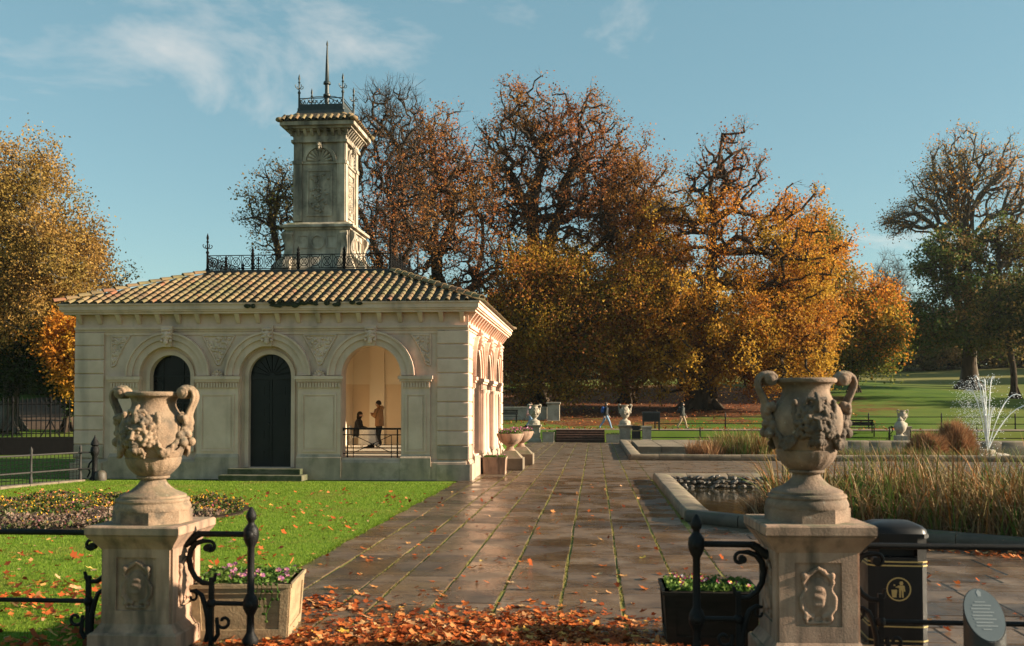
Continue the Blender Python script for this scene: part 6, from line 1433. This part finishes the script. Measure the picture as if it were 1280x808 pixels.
tree('oak_tree', 'dark green brown oak with dense low crown behind the fountain', (39.9, 110), [(35.3, 109, 10.8, 4.4, 5, 2.6, 1), (40.5, 108, 14.0, 4.8, 5, 2.6, 1), (45.5, 108, 12.0, 4.8, 5, 3.0, 1), (37.0, 108, 17.4, 3.4, 4, 2.6, .7), (43, 108, 18.6, 4.2, 4, 2.4, .8), (48, 108, 16.5, 4, 4, 2.8, .7), (40.5, 107, 10.0, 4.2, 4, 2.2, .7)], 5, .75, 1200, 46000, [('leaf_oak', .38, lambda P, r: P[:, 0] + r.normal(0, 2.5, len(P)) < 39.5), ('leaf_brown', .62, lambda P, r: P[:, 0] + r.normal(0, 3.5, len(P)) > 36)], 27, (.11, .19), spread=.7, clumps=.45)
tree('bare_tree', 'tall half bare tree rising above the dark oaks', (42.0, 116), [(38.8, 115, 25.5, 4.0, 4.5, 4.2, 1), (44.5, 115, 27.5, 4.6, 4.5, 4.8, 1), (40.5, 115, 29.5, 3.6, 4, 3.4, .7), (48.5, 115, 24.5, 3.5, 4, 4, .6), (34.6, 115, 23.2, 2.4, 3, 1.6, .4)], 16, .7, 750, 8000, [('leaf_tan', .5, None), ('leaf_orange', .5, None)], 29, (.09, .15), bf=1.6, twig=4, twig_len=(.5, 1.4), twig_r=.012, spread=.7, bark='bark_grey', limbs=14)
tree('slim_tree', 'slim leaning dark trunked tree behind the water jets', (38.0, 94), [(37.6, 93.5, 10.2, 2.6, 3, 2.7, 1), (40, 93.5, 11.4, 2.8, 3, 2.8, 1)], 6, .28, 320, 11000, [('leaf_brown', .7, None), ('leaf_green', .3, None)], 31, (.10, .2), spread=.9, lean=(-.5, 0))
tree('bare_tree', 'faint bare tree far away between the orange maple and the oaks', (43.5, 152), [(43.3, 151, 19.5, 3.2, 3, 4.6, 1)], 8, .25, 420, 0, 'leaf_brown', 33, bf=.8, twig=7, twig_len=(.6, 1.6), twig_r=.012, bark='bark_grey')
# park trees standing to the right; their long shadows cross the lawn
for k, (x, y, h) in enumerate(((70, 77, 12), (64, 88, 13), (76, 126, 16), (92, 84, 18), (84, 140, 18), (62, 150, 15))):
    z = float(height(x, y)); tree('park_tree', ('bushy olive', 'tall olive', 'broad olive', 'spreading olive', 'far olive', 'small olive')[k] + ' park tree standing on the lawn beyond the fountain', (x, y), [(x, y, z + h * .62, 5, 5, h * .3, 1), (x + 2, y - 1.5, z + h * .45, 4, 4, h * .25, .7), (x - 2, y + 1, z + h * .42, 4, 4, h * .22, .7)], 4, .5, 350, 16000, 'leaf_olive', 400 + k, (.14, .26), twig=2, spread=1.1, group='park trees beyond the fountain')
# distant line of trees at the crest of the lawn
q = random.Random(61)
kinds = [('pale golden tree', 'leaf_tan'), ('dark green tree', 'leaf_green'), ('yellow green tree', 'leaf_greenyellow'), ('russet tree', 'leaf_brown'), ('olive tree', 'leaf_olive')]
for k in range(24):
    x = 16 + k * 3.7 + q.uniform(-1.5, 1.5); y = 148 + q.uniform(-8, 22); z = float(height(x, y)); kd = kinds[(k * 2 + q.randrange(2)) % 5]
    h = q.uniform(6, 10.5)
    lo_ = z + 1.6
    tree('distant_tree', 'distant %s in the far line at the top of the park lawn' % kd[0], (x, y), [(x + .5, y, z + h * .62, 3.6, 3.5, h * .36, 1), (x - 1.8, y, z + h * .45, 3.0, 3, h * .3, .7), (x + 2, y - 1, z + h * .4, 2.8, 3, h * .28, .6), (x, y - 1, lo_, 3.2, 2, 1.6, .6)], 2.2, .28, 200, 9000, kd[1], 70 + k, (.16, .3), twig=2, spread=1.1, group='distant tree line')
for k in range(13):
    x = 24 + k * 6.0 + q.uniform(-1, 1); y = 172 + q.uniform(-4, 4); z = float(height(x, y)); h = q.uniform(4, 6.5); c_ = ('golden', 'olive', 'greenish')[k % 3]
    tree('distant_shrub', 'distant %s shrub in the hedge row closing the park lawn' % c_, (x, y), [(x, y, z + h * .45, 4.2, 2.5, h * .5, 1)], 1.2, .2, 110, 6000, ('leaf_tan', 'leaf_olive', 'leaf_greenyellow')[k % 3], 500 + k, (.2, .36), twig=2, spread=1.2, group='hedge row at the far end')
for k in range(7):
    x = -70 + k * 5.5 + q.uniform(-1, 1); y = 112 + q.uniform(-3, 8); z = float(height(x, y)); h = q.uniform(6, 9)
    tree('distant_tree', 'shaded tree across the road behind the dark evergreen bushes', (x, y), [(x, y, z + h * .55, 3.8, 3.5, h * .42, 1), (x + 2, y - 1, z + h * .4, 2.8, 3, h * .3, .6)], 2.2, .28, 180, 9000, ('leaf_green', 'leaf_olive')[k % 2], 170 + k, (.16, .3), twig=2, spread=1.1, group='trees across the road')
for k in range(6):
    x = -30 + k * 8 + q.uniform(-2, 2); y = 128 + q.uniform(-6, 10); z = float(height(x, y)); h = q.uniform(9, 13)
    tree('distant_tree', 'dim wooded tree standing behind the row of autumn trees', (x, y), [(x, y, z + h * .55, 4.6, 4, h * .42, 1), (x + 2.5, y - 1, z + h * .35, 3.4, 3, h * .3, .6)], 2.6, .35, 200, 10000, ('leaf_olive', 'leaf_green', 'leaf_brown')[k % 3], 210 + k, (.18, .34), twig=2, spread=1.2, group='trees behind the row')

# ------------------------------------------------------------ people
def person(label, loc, rz, J, top, legs, hair, shoes='shoe', sleeves=None, extra=None, cat='person', hair_long=False, height_=1.72):
    """J: joint positions (facing +Y); one continuous skinned body, materials by region"""
    t = thing('person', label, cat, loc, rz); sc = height_ / 1.72
    E = [('pelvis', 'spine'), ('spine', 'chest'), ('chest', 'neck'), ('neck', 'chin'), ('chin', 'head'), ('head', 'crown')]
    RD = dict(pelvis=(.155, .115), spine=(.14, .105), chest=(.165, .115), neck=(.058, .058), chin=(.070, .075), head=(.088, .098), crown=(.062, .07))
    for s in 'LR':
        E += [('chest', 'sh' + s), ('sh' + s, 'el' + s), ('el' + s, 'wr' + s), ('wr' + s, 'ha' + s), ('pelvis', 'hi' + s), ('hi' + s, 'kn' + s), ('kn' + s, 'an' + s), ('an' + s, 'to' + s)]
        RD.update({'sh' + s: (.075, .07), 'el' + s: (.052, .052), 'wr' + s: (.034, .034), 'ha' + s: (.036, .022), 'hi' + s: (.105, .105), 'kn' + s: (.072, .072), 'an' + s: (.052, .056), 'to' + s: (.042, .036)})
    names = list(J.keys()); me = bpy.data.meshes.new('body'); me.from_pydata([J[k] for k in names], [(names.index(a), names.index(b)) for a, b in E], [])
    o = bpy.data.objects.new('body', me); COL.objects.link(o); o.modifiers.new('skin', 'SKIN'); sv = me.skin_vertices[0].data
    for i, k in enumerate(names): sv[i].radius = RD[k]; sv[i].use_root = (k == 'pelvis')
    sb_ = o.modifiers.new('sub', 'SUBSURF'); sb_.levels = 2; sb_.render_levels = 2
    body = evaluated(o, 'body')
    mats = [top, legs, 'skin', shoes]; [body.materials.append(MT[x]) for x in mats]
    def reg(a, b):
        if 'to' in (a[:2], b[:2]): return 3
        if b[:2] == 'ha' or b in ('chin', 'head', 'crown'): return 2
        if b[:2] in ('kn', 'an', 'hi'): return 1
        if b == 'spine': return 0
        if b == 'neck': return 0
        return 0
    segs = [(Vector(J[a]), Vector(J[b]), reg(a, b), max(RD[a][0], RD[b][0])) for a, b in E]
    for p in body.polygons:
        c = p.center; bd = 1e9
        for a, b, m_, w_ in segs:
            d = b - a; u = max(0, min(1, (c - a).dot(d) / d.length_squared)); e = (a + d * u - c).length / w_
            if e < bd: bd = e; mi = m_
        p.material_index = mi; p.use_smooth = True
    # fingers, nose and ears are added to the same mesh
    ex = MB()
    for s, sg in (('L', -1), ('R', 1)):
        wr, ha = Vector(J['wr' + s]), Vector(J['ha' + s]); d = (ha - wr).normalized(); side = d.cross(Vector((0, 1, 0)))
        if side.length < .1: side = Vector((1, 0, 0))
        side = d.cross(side.normalized()).normalized()
        for k in range(4): b0 = ha + side * (-.026 + .0175 * k); l = (.062, .072, .068, .052)[k]; ex.tube([b0 - d * .02, b0 + d * l * .6, b0 + d * l + Vector((0, .015, -.005))], [.0095, .009, .007], 6)
        ex.tube([wr + side * .02 + d * .02, wr + side * .045 + d * .055, wr + side * .05 + d * .085], [.011, .010, .008], 6)
    hd = Vector(J['head']); f = Vector(J.get('face', (0, 1, 0))) if False else Vector((0, 1, 0))
    ex.blob(tuple(hd + Vector((0, .098, -.02))), (.014, .022, .024), 8, 6); ex.blob(tuple(hd + Vector((0, .085, -.065))), (.026, .012, .008), 8, 6)
    for sg in (-1, 1): ex.blob(tuple(hd + Vector((sg * .088, 0, -.01))), (.012, .022, .034), 8, 6); ex.blob(tuple(hd + Vector((sg * .033, .09, .012))), (.015, .008, .009), 8, 6)
    bm = bmesh.new(); bm.from_mesh(body); m2 = ex.mesh('x'); bm2 = bmesh.new(); bm2.from_mesh(m2)
    for fc in bm2.faces: fc.material_index = 2; fc.smooth = True
    bm2.to_mesh(m2); bm2.free(); bm.from_mesh(m2); bm.to_mesh(body); bm.free()
    ob = link('body', body, None, t)
    # hair
    h = MB(); c = hd + Vector((0, -.018, .025)); vs = []; fs = []; nn = 14; mm = 6
    for i in range(mm + 1):
        for k in range(nn):
            a = 2 * PI * k / nn; ph = PI / 2 * (1 - i / mm) - (.55 if math.sin(a) < .25 else .0) * (i / mm) * (1.3 if hair_long else .8)
            vs.append(tuple(c + Vector((math.cos(ph) * math.cos(a) * .100, math.cos(ph) * math.sin(a) * .112, math.sin(ph) * .118 + (.0 if not hair_long else -.02 * (i / mm) * (math.sin(a) < .25))))))
    for i in range(mm):
        for k in range(nn): fs.append((i * nn + k, i * nn + (k + 1) % nn, (i + 1) * nn + (k + 1) % nn, (i + 1) * nn + k))
    h.add(vs, fs)
    if hair_long: h.blob(tuple(hd + Vector((0, -.085, -.09))), (.085, .05, .15), 10, 8)
    h.build('hair', hair, t, smooth=180)
    if extra: extra(t, J)
    t.scale = (sc,) * 3
    return t
def walk(st=.26, arm=.2, lean=.02):
    J = dict(pelvis=(0, 0, .95), spine=(0, lean * .5, 1.14), chest=(0, lean, 1.36), neck=(0, lean * 1.1, 1.48), chin=(0, lean * 1.3 + .01, 1.55), head=(0, lean * 1.5 + .015, 1.62), crown=(0, lean * 1.5, 1.69))
    for s, sg in (('L', -1), ('R', 1)):
        f = sg * st; a = -sg * arm
        J.update({'sh' + s: (sg * .175, lean, 1.40), 'el' + s: (sg * .215, lean + a * .35 - .02, 1.13), 'wr' + s: (sg * .21, lean + a * 1.0 + .05, .90), 'ha' + s: (sg * .205, lean + a * 1.2 + .07, .82),
                  'hi' + s: (sg * .09, 0, .90), 'kn' + s: (sg * .095, f * .55 + .05, .50), 'an' + s: (sg * .09, f * 1.15 - (.06 if f < 0 else 0), .085 + (.06 if f < 0 else 0)), 'to' + s: (sg * .095, f * 1.15 + .14 - (.05 if f < 0 else 0), .035)})
    return J
def jacket(mat, hem=.86, hood=False, w=.19):
    def f(t, J):
        c = Vector(J['chest']); p = Vector(J['pelvis']); m = MB(); n = 16; vs = []; fs = []
        lv = [(p.z - (.95 - hem), w * 1.02, .155, p), (p.z + .1, w * .98, .15, p), (1.2 + p.z - .95, w * .97, .145, (c + p) / 2), (c.z, w * 1.06, .145, c), (c.z + .07, w * .85, .11, c), (c.z + .11, .085, .08, c)]
        for z, a, b, o in lv:
            for k in range(n): an = 2 * PI * k / n; vs.append((o.x + a * math.cos(an), o.y + b * math.sin(an) * (1 + .05 * math.sin(3 * an)), z))
        for i in range(len(lv) - 1):
            for k in range(n): fs.append((i * n + k, i * n + (k + 1) % n, (i + 1) * n + (k + 1) % n, (i + 1) * n + k))
        m.add(vs, fs)
        for s in 'LR': m.tube([J['sh' + s], J['el' + s], J['wr' + s]], [.09, .075, .055], 10)
        if hood: m.blob((c.x, c.y - .11, c.z + .11), (.14, .08, .09), 12, 8)
        m.build('jacket', mat, t, smooth=180)
    return f
def backpack(mat, jk=None):
    def f(t, J):
        if jk: jk(t, J)
        c = Vector(J['chest']); m = MB(); m.blob((c.x, c.y - .22, c.z - .10), (.15, .11, .23), 12, 10); m.blob((c.x, c.y - .31, c.z - .17), (.11, .05, .12), 10, 8); m.build('backpack', mat, t, smooth=180)
        for sg in (-1, 1): MB().tube([(c.x + sg * .10, c.y - .16, c.z + .06), (c.x + sg * .11, c.y, c.z + .10), (c.x + sg * .11, c.y + .13, c.z), (c.x + sg * .12, c.y - .1, c.z - .22)], .018, 6).build('strap', mat, t, smooth=60)
    return f
hz = lambda x, y: float(height(x, y)) + .012
person('person in a pink top and jeans walking behind the pavilion side urn', (-4.25, 65.2, hz(-4.25, 65.2)), R(-115), walk(.30), 'cloth_pink', 'cloth_jeans', 'hair_brown', 'cloth_white', extra=jacket('cloth_pink', .88), hair_long=True)
person('person with a blue backpack and jeans walking past the top of the steps', (.68, 65.0, hz(.68, 65)), R(-70), walk(.30), 'cloth_black', 'cloth_jeans', 'hair_brown', 'shoe', extra=backpack('cloth_blue', jacket('cloth_black', .90)))
person('person in a dark jacket and khaki trousers walking past the notice board', (5.7, 66.2, hz(5.7, 66.2)), R(-80), walk(.24), 'cloth_green', 'cloth_khaki', 'hair_dark', 'cloth_black', extra=backpack('cloth_black', jacket('cloth_green', .86)))
person('person in black with a red hat standing on the road behind the spear fence', (-46.2, 76, hz(-46.2, 76)), R(60), walk(.08, .05), 'cloth_black', 'cloth_black', 'cloth_red', 'cloth_black', extra=jacket('cloth_black', .80))
# in the loggia
Jst = walk(.04, .0)
for s, sg in (('L', -1), ('R', 1)): Jst['el' + s] = (sg * .23, .10, 1.15); Jst['wr' + s] = (sg * .10, .26, 1.22); Jst['ha' + s] = (sg * .05, .31, 1.26)
Jst['head'] = (0, .06, 1.61); Jst['crown'] = (0, .06, 1.68); Jst['chin'] = (0, .045, 1.54)
person('person in a tan hooded coat standing by the white table in the arch', (-7.95, 36.3, .665), R(75), Jst, 'cloth_tan', 'cloth_black', 'hair_dark', 'cloth_white', extra=jacket('cloth_tan', .80, True, .21))
Jsi = dict(pelvis=(0, 0, .52), spine=(0, .02, .72), chest=(0, .05, .94), neck=(0, .07, 1.06), chin=(0, .09, 1.13), head=(0, .10, 1.20), crown=(0, .095, 1.27))
for s, sg in (('L', -1), ('R', 1)):
    Jsi.update({'sh' + s: (sg * .175, .05, .98), 'el' + s: (sg * .22, .13, .74), 'wr' + s: (sg * .13, .33, .70), 'ha' + s: (sg * .09, .40, .70), 'hi' + s: (sg * .10, .02, .50), 'kn' + s: (sg * .12, .45, .50), 'an' + s: (sg * .12, .46 + sg * .06, .09), 'to' + s: (sg * .13, .60 + sg * .06, .035)})
person('person in a black coat seated beside the white table in the arch', (-8.80, 36.4, .665), R(-85), Jsi, 'cloth_black', 'cloth_black', 'hair_dark', 'cloth_black', extra=jacket('cloth_black', .80), hair_long=True)
ch_ = thing('chair', 'white chair under the person seated in the arch', 'chair', (-8.84, 36.4, .662), R(-85))
MB().bbox(-.21, .21, -.22, .22, .38, .415, .01).build('seat', 'cloth_white', ch_); MB().bbox(-.21, .21, -.25, -.215, .5, .82, .01).build('backrest', 'cloth_white', ch_)
for x in (-.18, .18):
    for y in (-.2, .2): MB().tube([(x, y, 0), (x * .95, y, .38 if y > 0 else .8)], .016, 6).build('leg', 'cloth_white', ch_)
tb = thing('cafe_table', 'small white cloth covered table between the two people in the arch', 'table', (-8.36, 36.35, .662))
m = MB(); vs = []; n = 40
prof = [(.0, .74), (.30, .74), (.335, .735), (.345, .70), (.35, .5), (.37, .12)]; fs = []
for i, (r_, z) in enumerate(prof):
    for k in range(n): a = 2 * PI * k / n; q_ = r_ * (1 + (.06 * math.sin(a * 8) * (i - 2) / 3 if i > 2 else 0)); vs.append((q_ * math.cos(a), q_ * math.sin(a), z))
for i in range(len(prof) - 1):
    for k in range(n): fs.append((i * n + k, i * n + (k + 1) % n, (i + 1) * n + (k + 1) % n, (i + 1) * n + k))
m.add(vs, fs).build('tablecloth', 'cloth_white', tb, smooth=60); MB().lathe([(.2, 0), (.2, .03), (.04, .05), (.04, .72)], 12).build('pedestal_leg', 'iron', tb)

# ------------------------------------------------------------ air
hm = bpy.data.materials.new('haze'); hm.use_nodes = True; t_ = hm.node_tree; t_.nodes.remove(t_.nodes['Principled BSDF'])
pv = t_.nodes.new('ShaderNodeVolumePrincipled'); pv.inputs['Color'].default_value = (.80, .84, .86, 1); pv.inputs['Density'].default_value = .00010; pv.inputs['Anisotropy'].default_value = .3
t_.links.new(pv.outputs[0], t_.nodes['Material Output'].inputs['Volume']); MT['haze'] = hm
tag(MB().box(-620, 620, -80, 1220, -2.4, 38).build('haze', 'haze'), kind='stuff')
